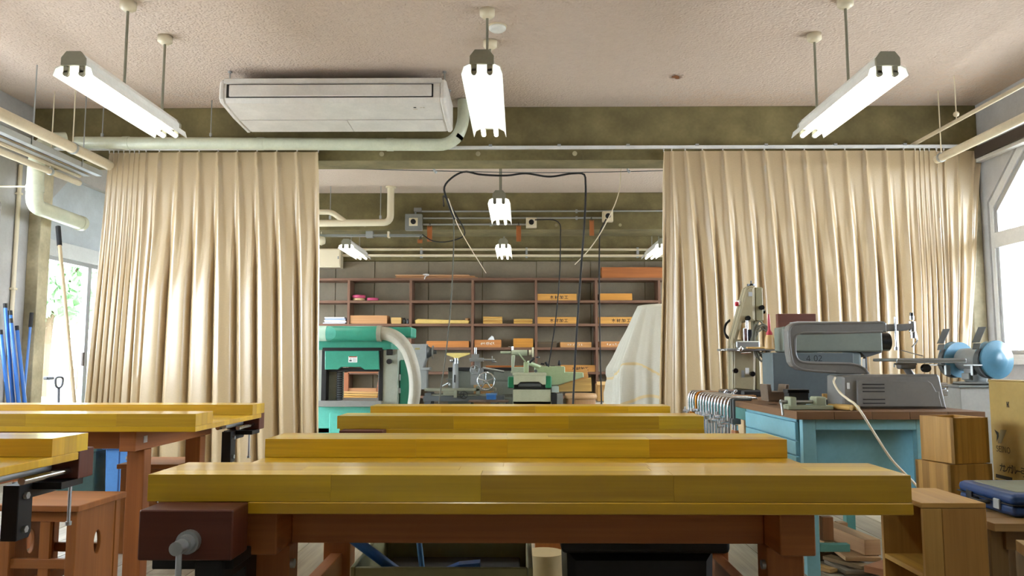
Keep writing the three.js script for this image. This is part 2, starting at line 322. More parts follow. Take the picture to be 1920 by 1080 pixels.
// ---------------------------------------------------------------- fluorescent lamps
function lamp(x, z, label, rods, yRim = 2.60, group = 'twin-tube fluorescent ceiling lamps') {
  const L = 1.25, l = thing('fluorescent_lamp', label, 'lamp', [x, yRim, z], { local: true, group: undefined });
  const prof = [[-0.118, 0], [-0.104, 0.043], [-0.07, 0.06], [0.07, 0.06], [0.104, 0.043], [0.118, 0]];
  part('reflector', ext([...prof, ...prof.slice().reverse().map(([a, b]) => [a * 0.975, b - 0.003])], L, -L / 2, 0), M.lampWhite, l);
  part('housing', ext([[-0.066, 0.058], [-0.066, 0.098], [-0.038, 0.135], [0.038, 0.135], [0.066, 0.098], [0.066, 0.058]], L - 0.03, -L / 2 + 0.015, 0.002), M.lampWhite, l);
  for (const s of [-1, 1]) {
    part('end_cap', ext([[-0.069, 0.055], [-0.069, 0.1], [-0.04, 0.138], [0.04, 0.138], [0.069, 0.1], [0.069, 0.055]], 0.02, s * L / 2 - 0.01, 0.002), M.lampCap, l);
    for (const t of [-1, 1]) part('socket', [box(0.034, 0.05, 0.018, t * 0.045, 0.036, s * (L / 2 - 0.012), 0.006), cyl(0.017, 0.018, t * 0.045, 0.012, s * (L / 2 - 0.012), 'z', 16)], M.lampCap, l);
  }
  for (const t of [-1, 1]) part('tube', cyl(0.0155, L - 0.05, t * 0.045, 0.008, 0, 'z', 16), M.tube, l, { label: 'glowing white fluorescent tube' });
  if (rods !== 'none') for (const s of rods) {
    part('stem', cyl(0.009, HC - yRim - 0.13, 0, (HC - yRim + 0.13) / 2, s, 'y', 10), M.lampCap, l);
    part('canopy', lathe([[0, 0.062], [0.052, 0.062], [0.05, 0.02], [0.03, 0.004], [0, 0]], 0, HC - yRim - 0.062, s, 24), M.cream, l);
  }
  const a = new THREE.RectAreaLight(new THREE.Color(1.0, 0.97, 0.84), LAMP_POWER, 0.17, 1.18);
  a.name = 'tube_light'; a.position.set(0, -0.014, 0); a.rotation.x = -PI / 2; a.castShadow = true; l.add(a);
}
lamp(-2.545, -4.90, 'glowing twin-tube lamp hanging left of the air conditioner', [0.06, -0.47]);
lamp(-0.215, -4.90, 'glowing twin-tube lamp hanging right of the air conditioner', [-0.07, -0.58]);
lamp(2.10, -4.95, 'glowing twin-tube lamp above the scroll saw desk', [-0.43, 0.1]);
lamp(-0.215, -8.55, 'glowing twin-tube lamp in the rear room in front of the conduit beam', [-0.3, 0.3]);
lamp(-2.50, -11.7, 'glowing twin-tube lamp near the cream wall cabinet', [-0.3, 0.3]);
lamp(-0.24, -11.7, 'glowing twin-tube lamp above the wood lathe', [-0.3, 0.3]);
lamp(2.05, -11.7, 'glowing twin-tube lamp above the covered machine', [-0.3, 0.3]);
lamp(-2.545, -8.55, 'glowing twin-tube lamp behind the left curtain', [-0.3, 0.3]);
lamp(2.10, -8.55, 'glowing twin-tube lamp behind the right curtain', [-0.3, 0.3]);
lamp(-2.545, -1.0, 'glowing twin-tube lamp over the near left bench', [-0.3, 0.3]);
lamp(-0.215, -1.0, 'glowing twin-tube lamp over the near middle bench', [-0.3, 0.3]);
lamp(2.10, -1.0, 'glowing twin-tube lamp over the old table', [-0.3, 0.3]);
{
  const s = thing('smoke_detector', 'round white smoke detector on ceiling beside the lamp stem', 'smoke detector', [-0.155, HC - 0.045, -5.22]);
  part('body', lathe([[0, 0.045], [0.06, 0.045], [0.06, 0.02], [0.045, 0.008], [0.02, 0.004], [0, 0]], -0.155, HC - 0.045, -5.22, 28), M.lampWhite, s);
  part('base_ring', cyl(0.066, 0.012, -0.155, HC - 0.006, -5.22, 'y', 28), M.cream, s);
}

// ---------------------------------------------------------------- air conditioner
{
  const x0 = -2.39, x1 = -0.585, zf = -6.0, zr = -6.64, a = thing('air_conditioner', 'white ceiling-hung air conditioner with closed front louvre', 'air conditioner', [(x0 + x1) / 2, 2.97, (zf + zr) / 2]);
  // side profile in (s, y)
  const prof = [[-zf + 0.03, 3.215], [-zf, 3.198], [-zf - 0.013, 3.14], [-zf - 0.013, 3.056], [-zf + 0.022, 3.024], [-zf + 0.31, 2.986], [-zr - 0.03, 2.970], [-zr, 2.995], [-zr, 3.215]];
  part('body', extX(prof, x1 - x0 - 0.09, x0 + 0.045, 0.004), M.acWhite, a);
  const cap = prof.map(([s, y], k) => [s + (k < 6 ? -0.006 : 0.004), y + (y > 3.1 ? 0.002 : -0.006)]);
  for (const x of [x0, x1 - 0.05]) part('side_cover', extX(cap, 0.05, x, 0.015), M.acWhite, a);
  part('top_lip', bb(x0 + 0.035, x1 - 0.035, 3.174, 3.22, zf - 0.02, zf + 0.014, 0.009), M.acWhite, a);
  part('louvre_gap', bb(x0 + 0.06, x1 - 0.10, 3.058, 3.168, zf - 0.01, zf + 0.0165, 0.002), M.black, a);
  part('louvre', bb(x0 + 0.084, x1 - 0.112, 3.066, 3.161, zf, zf + 0.028, 0.006), M.acWhite, a);
  for (const [u0, u1] of [[x0 + 0.055, (x0 + x1) / 2 + 0.045], [(x0 + x1) / 2 + 0.049, x1 - 0.055]]) part('intake_grille', box(u1 - u0, 0.006, 0.28, (u0 + u1) / 2, 2.974, (zf + zr) / 2 - 0.14, 0.002, -0.045), M.acWhite, a);
  part('indicator', box(0.022, 0.003, 0.013, x1 - 0.26, 3.012, zf - 0.10, 0.001, -0.13), M.black, a);
  for (const [dx, dz, w] of [[-0.21, 0, 0.013], [-0.188, 0, 0.013], [-0.26, -0.033, 0.033]]) part('indicator_print', box(w, 0.002, 0.009, x1 + dx, 3.012 + dz * 0.13, zf - 0.10 + dz, 0, -0.13), M.acShade, a);
  for (const [x, z] of [[x0 + 0.06, zf - 0.05], [x1 - 0.02, zf - 0.07], [x0 + 0.06, zf - 0.5], [x1 - 0.02, zf - 0.5]]) part('hanger_rod', [cyl(0.006, 0.13, x, 3.235, z, 'y', 8), cyl(0.017, 0.012, x, HC - 0.007, z, 'y', 6)], M.zinc, a);
}
// cream drain pipe along the beam, elbow up into the air conditioner
{
  const z = -6.74, p = thing('drain_pipe', 'long cream drain pipe running under the air conditioner along beam', 'pipe', [-2.2, 2.9, z]);
  part('pipe', pipe([[-3.95, 2.915, z], [-0.60, 2.885, z], [-0.50, 3.05, z], [-0.50, 3.29, z]], 0.054, 0.12, 20), M.greenWhite, p);
  for (const x of [-3.5, -2.3, -1.15]) part('coupling', cyl(0.058, 0.06, x, 2.915 - (x + 3.95) * 0.009, z, 'x', 20), M.greenWhite, p);
  for (const x of [-3.72, -2.75, -0.53]) part('hanger', [cyl(0.005, 0.36, x, 3.12, z, 'y', 8), box(0.02, 0.03, 0.02, x, 2.985, z)], M.zinc, p);
}
{
  const p = thing('soil_pipe', 'thick white pipe with elbow in front of left concrete column', 'pipe', [-4.15, 2.3, -6.6]);
  const X = -4.13, z0 = -6.48;
  part('pipe', pipe([[-4.02, 2.93, -6.70], [X, 2.90, -6.60], [X, 2.72, z0], [X, 2.29, z0], [X, 2.27, -7.22]], 0.066, 0.09, 24), M.greenWhite, p);
  part('collar', cyl(0.071, 0.05, X, 2.44, z0, 'y', 24), M.greenWhite, p); part('collar', cyl(0.071, 0.05, X, 2.27, -7.18, 'z', 24), M.greenWhite, p);
  part('bracket', [rod([XL + 0.004, 2.46, z0], [X, 2.46, z0], 0.008), cyl(0.02, 0.02, XL + 0.016, 2.46, z0, 'x', 12)], M.cream, p);
}
// pipes and cable rack along the left wall
{
  const R = (name, label, x, y, r, m, z0, z1, dy = 0, hangers = []) => {
    const p = thing(name, label, 'pipe', [x, y, (z0 + z1) / 2]);
    part('pipe', rod([x, y, z0], [x, y + dy, z1], r, 20), m, p);
    for (const z of hangers) { part('hanger_rod', rod([x, y, z], [x + 0.0, HC, z], 0.005, 8), M.cream, p); part('clamp', cyl(r + 0.006, 0.025, x, y + dy * (z - z0) / (z1 - z0), z, 'z', 20), M.zinc, p); }
  };
  R('ceiling_pipe', 'thick cream pipe passing behind the left curtain top', -3.72, 2.725, 0.045, M.creamPipe, 2.9, -7.6, 0.02, [-6.3, -4.2, -2.2]);
  R('ceiling_pipe', 'slender cream pipe under the cable rack along left wall', -4.02, 2.575, 0.026, M.creamPipe, 2.9, -6.94, 0.02, [-6.5, -4.0]);
  R('ceiling_pipe', 'thin beige pipe clipped beside the slender cream pipe', -4.02, 2.66, 0.018, M.creamPipe, 2.9, -6.94, 0.0, [-5.6, -3.2]);
  const c = thing('cable_rack', 'galvanised cable rack hanging along the left wall pipes', 'cable rack', [-3.89, 2.67, -3]);
  part('side_rail', bb(-3.975, -3.965, 2.655, 2.705, 2.8, -6.93, 0.002), M.zinc, c); part('side_rail', bb(-3.815, -3.805, 2.655, 2.705, 2.8, -6.93, 0.002), M.zinc, c);
  for (const [a, b] of [[-3.965, -3.915], [-3.86, -3.815]]) part('tray_strip', bb(a, b, 2.655, 2.660, 2.8, -6.93, 0.001), M.zinc, c);
  for (let k = 0; k < 14; k++) part('rung', bb(-3.97, -3.81, 2.685, 2.70, -6.75 + k * 0.45, -6.72 + k * 0.45, 0.002), M.zinc, c);
  for (const z of [-6.6, -5.9, -4.6, -3.2]) part('hanger_rod', rod([-3.80, 2.66, z], [-3.80, HC, z], 0.005, 8), M.zinc, c);
  for (let k = 0; k < 3; k++) part('cable', tube([[-3.94 + k * 0.045, 2.672, 2.7], [-3.93 + k * 0.045, 2.675, -2], [-3.94 + k * 0.045, 2.672, -4.5], [-3.93 + k * 0.045, 2.672, -6.9]], 0.009, 8, 40), k === 1 ? M.black : M.cream, c);
  R('ceiling_pipe', 'thick cream pipe ending before the right curtain', 3.60, 2.70, 0.035, M.creamPipe, 2.9, -6.62, 0.01, [-6.55, -4.5]);
  const p = thing('ceiling_pipe', 'slender pale pipe hung on ball hangers above right window', 'pipe', [3.53, 2.9, -4]);
  part('pipe', rod([3.50, 2.86, 2.9], [3.56, 2.93, -6.95], 0.017, 16), M.creamPipe, p);
  for (const z of [-6.2, -4.2, -2.4]) { part('hanger_rod', rod([3.545, 2.92, z], [3.545, HC, z], 0.005, 8), M.cream, p); part('hanger_ball', lathe([[0, -0.024], [0.018, -0.015], [0.024, 0], [0.018, 0.015], [0, 0.024]], 3.545, 2.975, z, 14), M.cream, p); }
}

// ---------------------------------------------------------------- curtains
{
  const r = thing('curtain_rail', 'long pale curtain rail fixed to the concrete beam', 'curtain rail', [0.1, 2.89, -6.87]);
  part('rail', bb(-4.25, 4.02, 2.884, 2.912, -6.865, -6.895, 0.003), M.aluWhite, r);
  for (let x = -4.0; x < 4.0; x += 0.62) part('bracket', bb(x, x + 0.03, 2.905, 2.925, -6.86, -6.95, 0.002), M.zinc, r);
}
function curtain(label, top, bottom, lean, seed, z0, yTop = 2.862, yBot = 0.05) {
  const R = rng(seed), n = top.length, rows = 72, per = 22, cols = (n - 1) * per + 1, pos = [], idx = [], uv = [];
  const amp = top.map(() => 0.8 + R() * 0.45), wob = top.map(() => R() * 6);
  const sm = (t) => t * t * (3 - 2 * t);
  for (let j = 0; j <= rows; j++) {
    const v = j / rows, y = yTop + (yBot - yTop) * v, d = yTop - y;             // d: metres below the heading
    const open = sm(Math.min(1, Math.max(0, (d - 0.10) / 1.3)));                // folds open out downwards
    for (let c = 0; c < cols; c++) {
      const i = Math.min(n - 2, Math.floor(c / per)); let t = (c - i * per) / per;
      if (lean > 0) t = 1 - t;                                                 // mirrored profile
      const e = Math.pow(v, 0.8), w = (k) => top[k] + (bottom[k] - top[k]) * e;
      const a0 = lean > 0 ? i + 1 : i, a1 = lean > 0 ? i : i + 1, gap = Math.abs(w(i + 1) - w(i));
      // full fold: rises softly from the pleat, stays flat, falls back sharply before the next pleat
      const rise = 0.40 + 0.08 * Math.sin(wob[i]), edge = 0.90;
      const q = (t + 0.3) % 1, full = q < rise ? Math.sin(PI / 2 * q / rise) : q < edge ? 1 - 0.18 * (q - rise) / (edge - rise) : 0.82 * (0.5 + 0.5 * Math.cos(PI * (q - edge) / (1 - edge)));
      const pinch = Math.pow(Math.abs(Math.cos(PI * t)), d < 0.12 ? 26 : 26 - 20 * Math.min(1, (d - 0.12) / 0.5));
      const A = (0.022 + 0.075 * open) * (amp[a0] * (1 - t) + amp[a1] * t) * Math.min(1, 0.08 + gap / 0.18);
      const dip = d > 0.07 && d < 0.16 ? 1 + 0.5 * Math.sin(PI * (d - 0.07) / 0.09) : 1;
      const f = pinch * (1 - open) * dip + full * open;
      const mid = 0.006 * open * Math.sin(2 * PI * t + wob[i]) * (gap > 0.1 ? 1 : 0);
      const x = w(i) + (w(i + 1) - w(i)) * ((c - i * per) / per) + 0.012 * Math.sin(v * 4 + 1) * open;
      pos.push(x, y, z0 + A * f - 0.02 + mid); uv.push(c / per * 0.3, y);
    }
  }
  for (let j = 0; j < rows; j++) for (let c = 0; c < cols - 1; c++) { const a = j * cols + c; idx.push(a, a + cols, a + 1, a + 1, a + cols, a + cols + 1); }
  const g = new THREE.BufferGeometry(); g.setAttribute('position', new THREE.Float32BufferAttribute(pos, 3)); g.setAttribute('uv', new THREE.Float32BufferAttribute(uv, 2)); g.setIndex(idx); g.computeVertexNormals();
  const o = thing('curtain', label, 'curtain', [(top[0] + top[n - 1]) / 2, yBot, z0]);
  part('cloth', g, M.curtain, o, { keepUV: true });
  for (let k = 0; k < n; k++) part('hook', [cyl(0.0035, 0.03, top[k], yTop + 0.006, z0 - 0.012, 'y', 6), box(0.012, 0.012, 0.01, top[k], yTop + 0.015, z0 - 0.012, 0.002)], M.aluWhite, o);
}
const TX = (a) => a.map((p) => (p - 975) * 0.00483), BX = (a) => a.map((p) => (p - 975) * 0.00468);
curtain('long beige pleated curtain gathered beside the glass door', TX([205, 213, 222, 232, 243, 252, 261, 274, 299, 337, 374, 410, 446, 483, 520, 558, 598]), BX([158, 171, 184, 195, 206, 217, 230, 250, 270, 318, 369, 416, 462, 500, 540, 580, 606]), -1, 11, -6.86);
curtain('long beige pleated curtain behind the scroll saw desk', TX([1243, 1258, 1283, 1315, 1353, 1391, 1430, 1467, 1504, 1541, 1579, 1615, 1654, 1688, 1709, 1718, 1726, 1735, 1748]), BX([1231, 1262, 1322, 1352, 1386, 1428, 1472, 1502, 1540, 1580, 1614, 1645, 1680, 1706, 1722, 1735, 1745, 1756, 1766]), 1, 12, -6.86);
curtain('narrow beige curtain panel next to the right concrete column', TX([1751, 1764, 1790, 1826, 1837]), BX([1769, 1775, 1783, 1795, 1800]), 1, 13, -6.88);

// ---------------------------------------------------------------- workbenches
// local axes: front towards +z, origin on the floor under the middle
function vise(parent, flip) {
  const v = new THREE.Group(); v.name = 'vise'; parent.add(v); if (flip) v.rotation.y = PI;
  part('jaw', box(0.178, 0.093, 0.085, -0.642, 0.651, 0.505, 0.004), M.redwood, v, { label: 'dark red wooden jaw' });
  part('bracket', [ext([[0.335, 0.44], [0.395, 0.44], [0.405, 0.455], [0.405, 0.558], [0.525, 0.558], [0.54, 0.575], [0.54, 0.603], [0.335, 0.603]].map(([z, y]) => [-z, y]), 0.05, 0, 0.002).rotateY(PI / 2).translate(-0.625, 0, 0), bb(-0.715, -0.56, 0.582, 0.603, 0.40, 0.52, 0.002)], M.black, v, { label: 'black steel mounting bracket' });
  for (const y of [0.47, 0.57]) part('bolt', cyl(0.011, 0.012, -0.630, y, 0.365, 'x', 6), M.zinc, v);
  for (const dx of [-0.055, 0.05]) part('guide_rod', cyl(0.011, 0.26, -0.642 + dx, 0.632, 0.36, 'z', 14), M.chrome, v);
  part('screw', [cyl(0.013, 0.30, -0.632, 0.641, 0.36, 'z', 14), cyl(0.0215, 0.014, -0.632, 0.641, 0.555, 'z', 22), cyl(0.016, 0.02, -0.632, 0.641, 0.57, 'z', 20), cyl(0.0125, 0.03, -0.633, 0.640, 0.592, 'z', 20)], M.zinc, v);
  part('handle', [cyl(0.0055, 0.20, -0.634, 0.545, 0.590, 'y', 12), cyl(0.010, 0.012, -0.634, 0.442, 0.590, 'y', 14)], M.zinc, v);
}
function slab(name, z0, z1, parent, seed) {
  const g = new THREE.Group(); g.name = name; parent.add(g);
  const R = rng(seed), rowsN = 3, dz = (z1 - z0) / rowsN;
  for (let r = 0; r < rowsN; r++) {
    let x = -0.76; const cuts = [];
    while (x < 0.76) { let l = 0.24 + R() * 0.26; if (0.76 - (x + l) < 0.14) l = 0.76 - x; cuts.push([x, x + l]); x += l; }
    for (const [a, b] of cuts) part('stave', bb(a, b, 0.697, 0.75, z0 + dz * r, z0 + dz * (r + 1), 0.0009), BENCH[Math.floor(R() * 4)], g);
  }
}
function workbench(x, z, seed, label, lx = 0.545) {
  const b = thing('workbench', label, 'workbench', [x, 0, z], { local: true });
  slab('front_slab', 0.265, 0.455, b, seed); slab('back_slab', -0.455, -0.265, b, seed + 1);
  const s = new THREE.Shape([[-0.555, 0.455], [0.759, 0.455], [0.759, -0.40], [0.555, -0.40], [0.555, -0.455], [-0.759, -0.455], [-0.759, 0.40], [-0.555, 0.40]].map(([a, c]) => new THREE.Vector2(a, -c)));
  part('tray_board', new THREE.ExtrudeGeometry(s, { depth: 0.0196, bevelEnabled: true, bevelSize: 0.002, bevelOffset: 0, bevelThickness: 0.002, bevelSegments: 1 }).rotateX(-PI / 2).translate(0, 0.6748, 0), TRAY, b);
  for (const k of [-1, 1]) {
    part('bearer', box(0.072, 0.088, 0.84, k * lx, 0.6285, 0, 0.004), M.legwood, b, { grain: 2 });
    for (const m of [-1, 1]) part('leg', box(0.078, 0.585, 0.07, k * lx, 0.2925, m * 0.305, 0.004), M.legwood, b, { grain: 1 });
    part('side_stretcher', box(0.035, 0.06, 0.54, k * lx, 0.395, 0, 0.003), M.legwood, b, { grain: 2 });
    part('rail', box(lx * 2 - 0.073, 0.086, 0.035, 0, 0.6285, k * 0.30, 0.003), M.legwood, b);
    part('leg_bolt', cyl(0.010, 0.012, k * (lx - 0.041), 0.545, 0.325, 'x', 8), M.zinc, b);
  }
  part('sticker', box(0.001, 0.03, 0.035, lx + 0.0366, 0.63, 0.33, 0), M.aluWhite, b, { label: 'small white inventory sticker' });
  vise(b, false); vise(b, true);
  return b;
}
workbench(0.015, -2.035, 21, 'yellow wooden workbench with empty tray, black bin stored beneath');
workbench(0.0, -3.72, 24, 'yellow wooden workbench standing between the near bench and planer');
workbench(-2.13, -2.035, 27, 'yellow wooden workbench beside the slatted wooden stool', 0.45);
workbench(-2.16, -3.84, 30, 'yellow wooden workbench standing close to the left curtain', 0.45);

// ---------------------------------------------------------------- lettering
function qb(x0, y0, x1, y1, z0, z1, r = 0.003) { return bb(x0, x1, y0, y1, z0, z1, r); }
const TREE = [[[0.1, 0.32], [0.9, 0.32]], [[0.5, 0.08], [0.5, 0.95]], [[0.48, 0.34], [0.12, 0.75]], [[0.52, 0.34], [0.88, 0.75]]];
const GLYPH = {
  tree: TREE,
  timber: [...TREE.map((s) => s.map(([x, y]) => [x * 0.5, y])), [[0.52, 0.3], [0.98, 0.3]], [[0.8, 0.08], [0.8, 0.92], [0.7, 0.86]], [[0.78, 0.32], [0.5, 0.72]]],
  add: [[[0.05, 0.3], [0.5, 0.3], [0.45, 0.9], [0.35, 0.85]], [[0.28, 0.08], [0.26, 0.45], [0.05, 0.9]], [[0.6, 0.25], [0.93, 0.25], [0.93, 0.8], [0.6, 0.8], [0.6, 0.25]]],
  craft: [[[0.15, 0.2], [0.85, 0.2]], [[0.5, 0.2], [0.5, 0.85]], [[0.05, 0.85], [0.95, 0.85]]],
  ka: [[[0.1, 0.3], [0.85, 0.3], [0.78, 0.88], [0.62, 0.8]], [[0.45, 0.08], [0.42, 0.4], [0.12, 0.9]]],
  n: [[[0.12, 0.2], [0.35, 0.36]], [[0.12, 0.85], [0.5, 0.75], [0.9, 0.3]]],
  ru: [[[0.3, 0.15], [0.28, 0.5], [0.08, 0.9]], [[0.6, 0.1], [0.6, 0.85], [0.92, 0.55]]],
  bar: [[[0.08, 0.5], [0.92, 0.5]]],
  pull: [[[0.08, 0.15], [0.5, 0.15], [0.5, 0.38], [0.12, 0.38], [0.1, 0.62], [0.52, 0.62], [0.46, 0.95], [0.34, 0.9]], [[0.82, 0.05], [0.82, 0.95]]],
  over: [[[0.1, 0.2], [0.5, 0.2]], [[0.3, 0.05], [0.3, 0.8]], [[0.05, 0.38], [0.55, 0.38]], [[0.3, 0.62], [0.5, 0.62]], [[0.18, 0.55], [0.05, 0.9]], [[0.1, 0.82], [0.4, 0.92], [0.98, 0.9]], [[0.55, 0.3], [0.95, 0.3]], [[0.62, 0.3], [0.58, 0.75], [0.72, 0.65]], [[0.75, 0.1], [0.8, 0.5], [0.95, 0.75]], [[0.92, 0.45], [0.7, 0.75]], [[0.86, 0.1], [0.93, 0.2]]],
};
GLYPH.ga = [...GLYPH.ka, [[0.80, 0.04], [0.87, 0.18]], [[0.92, 0.01], [0.98, 0.14]]];
function print(w, h, draw, px = 512) {
  const c = document.createElement('canvas'); c.width = px; c.height = Math.max(8, Math.round(px * h / w));
  const g = c.getContext('2d'); g.lineCap = 'round'; g.lineJoin = 'round'; draw(g, c.width, c.height);
  const t = new THREE.CanvasTexture(c); t.colorSpace = THREE.SRGBColorSpace; t.magFilter = THREE.LinearFilter;
  return mat(0xffffff, 0.8, { map: t, transparent: true });
}
function glyphs(g, names, x, y, size, step, weight, color) {
  g.strokeStyle = color; g.lineWidth = weight;
  names.forEach((nm, k) => { for (const s of GLYPH[nm]) { g.beginPath(); s.forEach(([a, b], i) => { const X = x + k * step + a * size, Y = y + b * size; if (i) g.lineTo(X, Y); else g.moveTo(X, Y); }); g.stroke(); } });
}
const plate = (w, h, x, y, z) => new THREE.PlaneGeometry(w, h).translate(x, y, z);

// ---------------------------------------------------------------- rear room: services
{
  const z = -10.57, c = thing('wall_conduit', 'grey electrical conduits running along the rear concrete beam', 'conduit', [0.2, 2.9, z]);
  for (const [y, x0, x1] of [[3.035, -1.4, 4.0], [2.94, -1.33, 1.15], [2.852, -1.33, 0.1]]) { part('conduit', rod([x0, y, z + 0.0], [x1, y, z], 0.013, 12), M.zinc, c); for (const x of [-0.40, 0.78]) if (x < x1) part('saddle', box(0.03, 0.05, 0.025, x, y, z - 0.01, 0.004), M.zinc, c); }
  part('pull_box', qb(-1.454, 3.076, -1.35, 3.023, z, z + 0.06), M.greyPaint, c); part('drop', rod([-1.438, 3.024, z], [-1.438, 2.972, z], 0.013), M.zinc, c);
}
function junction(label, x0, y0, x1, y1, m, dark) {
  const z = -10.54, j = thing('junction_box', label, 'junction box', [(x0 + x1) / 2, (y0 + y1) / 2, z]);
  part('box', qb(x0, y0, x1, y1, z, z + 0.09, 0.006), m, j);
  const cx = (x0 + x1) / 2, cy = (y0 + y1) / 2;
  part('socket_plate', box(0.12, 0.11, 0.012, cx, cy, z + 0.095, 0.004), M.cream, j);
  part('socket', cyl(0.035, 0.04, cx, cy, z + 0.11, 'z', 18), M.black, j);
  void dark;
}
junction('large grey junction box with socket on the rear beam', -1.563, 2.979, -1.333, 2.756, M.greyPaint);
junction('cream junction box with wired socket in middle of the rear beam', 0.083, 2.924, 0.229, 2.79, M.cream);
junction('cream junction box with round black socket near right curtain', 1.123, 3.011, 1.268, 2.87, M.cream);
for (const [a, b, c2, d, l] of [[-1.257, 2.818, -1.189, 2.592, 'orange wooden tag hanging under the large grey junction box'], [-0.049, 2.823, 0.016, 2.59, 'orange wooden tag hanging beside the middle junction box'], [0.941, 2.895, 1.003, 2.668, 'orange wooden tag hanging next to the round black socket'], [-1.385, 2.636, -1.319, 2.57, 'small orange wooden tag below the large grey junction box']]) {
  const t = thing('wooden_tag', l, 'tag', [(a + c2) / 2, d, -10.42]);
  part('board', qb(a, b - 0.015, c2, d, -10.415, -10.43, 0.003), wood(0xb06a34, 0.6), t, { grain: 1 });
  part('string', [tube([[(a + c2) / 2 - 0.012, b - 0.03, -10.411], [(a + c2) / 2, b + 0.03, -10.44], [(a + c2) / 2 + 0.012, b - 0.03, -10.411]], 0.003, 6), rod([(a + c2) / 2, b + 0.03, -10.44], [(a + c2) / 2, b + 0.035, -10.57], 0.003, 6)], M.black, t);
}
{
  const p = thing('ceiling_pipe', 'cream pipe dropping from ceiling with a branch, rear room', 'pipe', [-2.2, 2.85, -10.2]);
  part('pipe', pipe([[-3.2, 2.80, -10.2], [-1.72, 2.815, -10.2], [-1.72, 3.29, -10.2]], 0.046, 0.10, 18), M.cream, p);
  part('branch', pipe([[-3.2, 2.95, -10.16], [-2.5, 2.95, -10.16], [-2.33, 2.83, -10.2]], 0.036, 0.06, 16), M.cream, p);
  part('flange', cyl(0.07, 0.02, -1.72, HC - 0.012, -10.2, 'y', 20), M.cream, p);
  for (const x of [-2.52, -1.85]) part('hanger', [rod([x, 2.86, -10.18], [x, HC, -10.18], 0.006, 8), box(0.03, 0.05, 0.02, x, 2.88, -10.18)], M.zinc, p);
}
{
  const p = thing('cable_duct', 'pale grey cable duct with strap below the rear beam', 'cable duct', [-2.1, 2.75, -10.75]);
  part('duct', bb(-3.2, -1.36, 2.715, 2.745, -10.72, -10.8), M.greyPaint, p);
  part('strap', bb(-2.15, -2.05, 2.70, 2.79, -10.71, -10.81), M.zinc, p); part('clip', bb(-1.85, -1.82, 2.70, 2.785, -10.715, -10.81), M.cream, p);
  part('end_bulb', lathe([[0, -0.06], [0.05, -0.05], [0.07, 0], [0.05, 0.05], [0, 0.06]], -2.78, 2.66, -10.75, 18, 0, 0, PI / 2), M.cream, p);
  part('end_bracket', rod([-2.78, 2.70, -10.75], [-2.78, 2.785, -10.75], 0.01, 8), M.cream, p);
}
{
  const p = thing('wall_conduit', 'pair of pale pipes along the lintel above the shelf', 'conduit', [0, 2.95, -13.93]);
  part('upper_pipe', rod([-3.3, 2.995, -13.92], [4.1, 2.98, -13.92], 0.022, 14), M.creamPipe, p);
  part('lower_pipe', rod([-3.3, 2.885, -13.92], [4.1, 2.865, -13.92], 0.026, 14), M.cream, p);
  for (const x of [-1.8, 0.1, 2.1]) part('saddle', bb(x, x + 0.04, 2.84, 3.02, -13.9, -14.0), M.zinc, p);
}
{
  const x0 = -3.60, x1 = -3.207, c = thing('wall_cabinet', 'cream steel wall cabinet above the shelf', 'cabinet', [-3.4, 2.64, -13.86]);
  part('body', bb(x0, x1, 2.65, 2.99, -13.78, -14.0), M.cream, c); part('door', bb(x0 + 0.012, x1 - 0.012, 2.662, 2.978, -13.765, -13.79, 0.006), M.cream, c); part('latch', bb(x1 - 0.05, x1 - 0.03, 2.80, 2.85, -13.755, -13.77), M.zinc, c);
}
// steel wire with hooks below the near beam, cables looped over it
{
  const w = thing('support_wire', 'thin steel wire stretched between hooks below the curtain beam', 'wire', [0, 2.78, -7.36]);
  part('wire', tube([[-1.8, 2.835, -7.36], [-0.8, 2.805, -7.36], [0.2, 2.785, -7.36], [0.8, 2.79, -7.36], [1.5, 2.805, -7.36]], 0.004, 6, 50), M.iron, w);
  for (const x of [-0.82, 1.04]) part('hook', [rod([x, 2.80, -7.36], [x - 0.02, 2.85, -7.27], 0.010, 8), box(0.05, 0.04, 0.03, x - 0.02, 2.84, -7.285), lathe([[0, -0.02], [0.018, 0], [0, 0.02]], x + 0.01, 2.795, -7.36, 10)], M.zinc, w);
}
function cable(name, label, pts, r, m) { return single(name, label, 'cable', pts[0], tube(pts, r, 8, pts.length * 8), m); }
cable('power_cable', 'thick black power cable looped over the wire hanging to machines', [[-0.629, 2.342, -7.42], [-0.65, 2.384, -7.42], [-0.702, 2.525, -7.40], [-0.729, 2.645, -7.38], [-0.668, 2.734, -7.385], [-0.539, 2.802, -7.385], [-0.385, 2.775, -7.385], [-0.127, 2.764, -7.385], [0.053, 2.784, -7.385], [0.285, 2.752, -7.385], [0.516, 2.783, -7.385], [0.619, 2.772, -7.38], [0.634, 2.678, -7.39], [0.626, 2.392, -7.4], [0.586, 1.876, -7.4], [0.546, 1.367, -7.4], [0.5, 0.616, -7.4], [0.49, 0.2, -7.45], [0.6, 0.02, -7.6]], 0.0095, M.rubber);
cable('power_cable', 'pale cable turning dark hanging from loop left of lathe', [[-0.645, 2.382, -7.45], [-0.639, 2.198, -7.45], [-0.66, 1.577, -7.45], [-0.684, 1.27, -7.45], [-0.717, 0.965, -7.45], [-0.765, 0.612, -7.45], [-0.78, 0.3, -7.45], [-0.85, 0.015, -7.6]], 0.006, mat(0x4a4838, 0.6));
cable('power_cable', 'thin dark cable hanging from middle junction box to green jointer', [[0.204, 2.885, -10.41], [0.471, 2.877, -10.40], [0.542, 2.826, -10.42], [0.549, 2.68, -10.42], [0.531, 2.101, -10.42], [0.478, 1.528, -10.42], [0.412, 1.102, -10.44], [0.382, 0.904, -10.5]], 0.008, M.rubber);
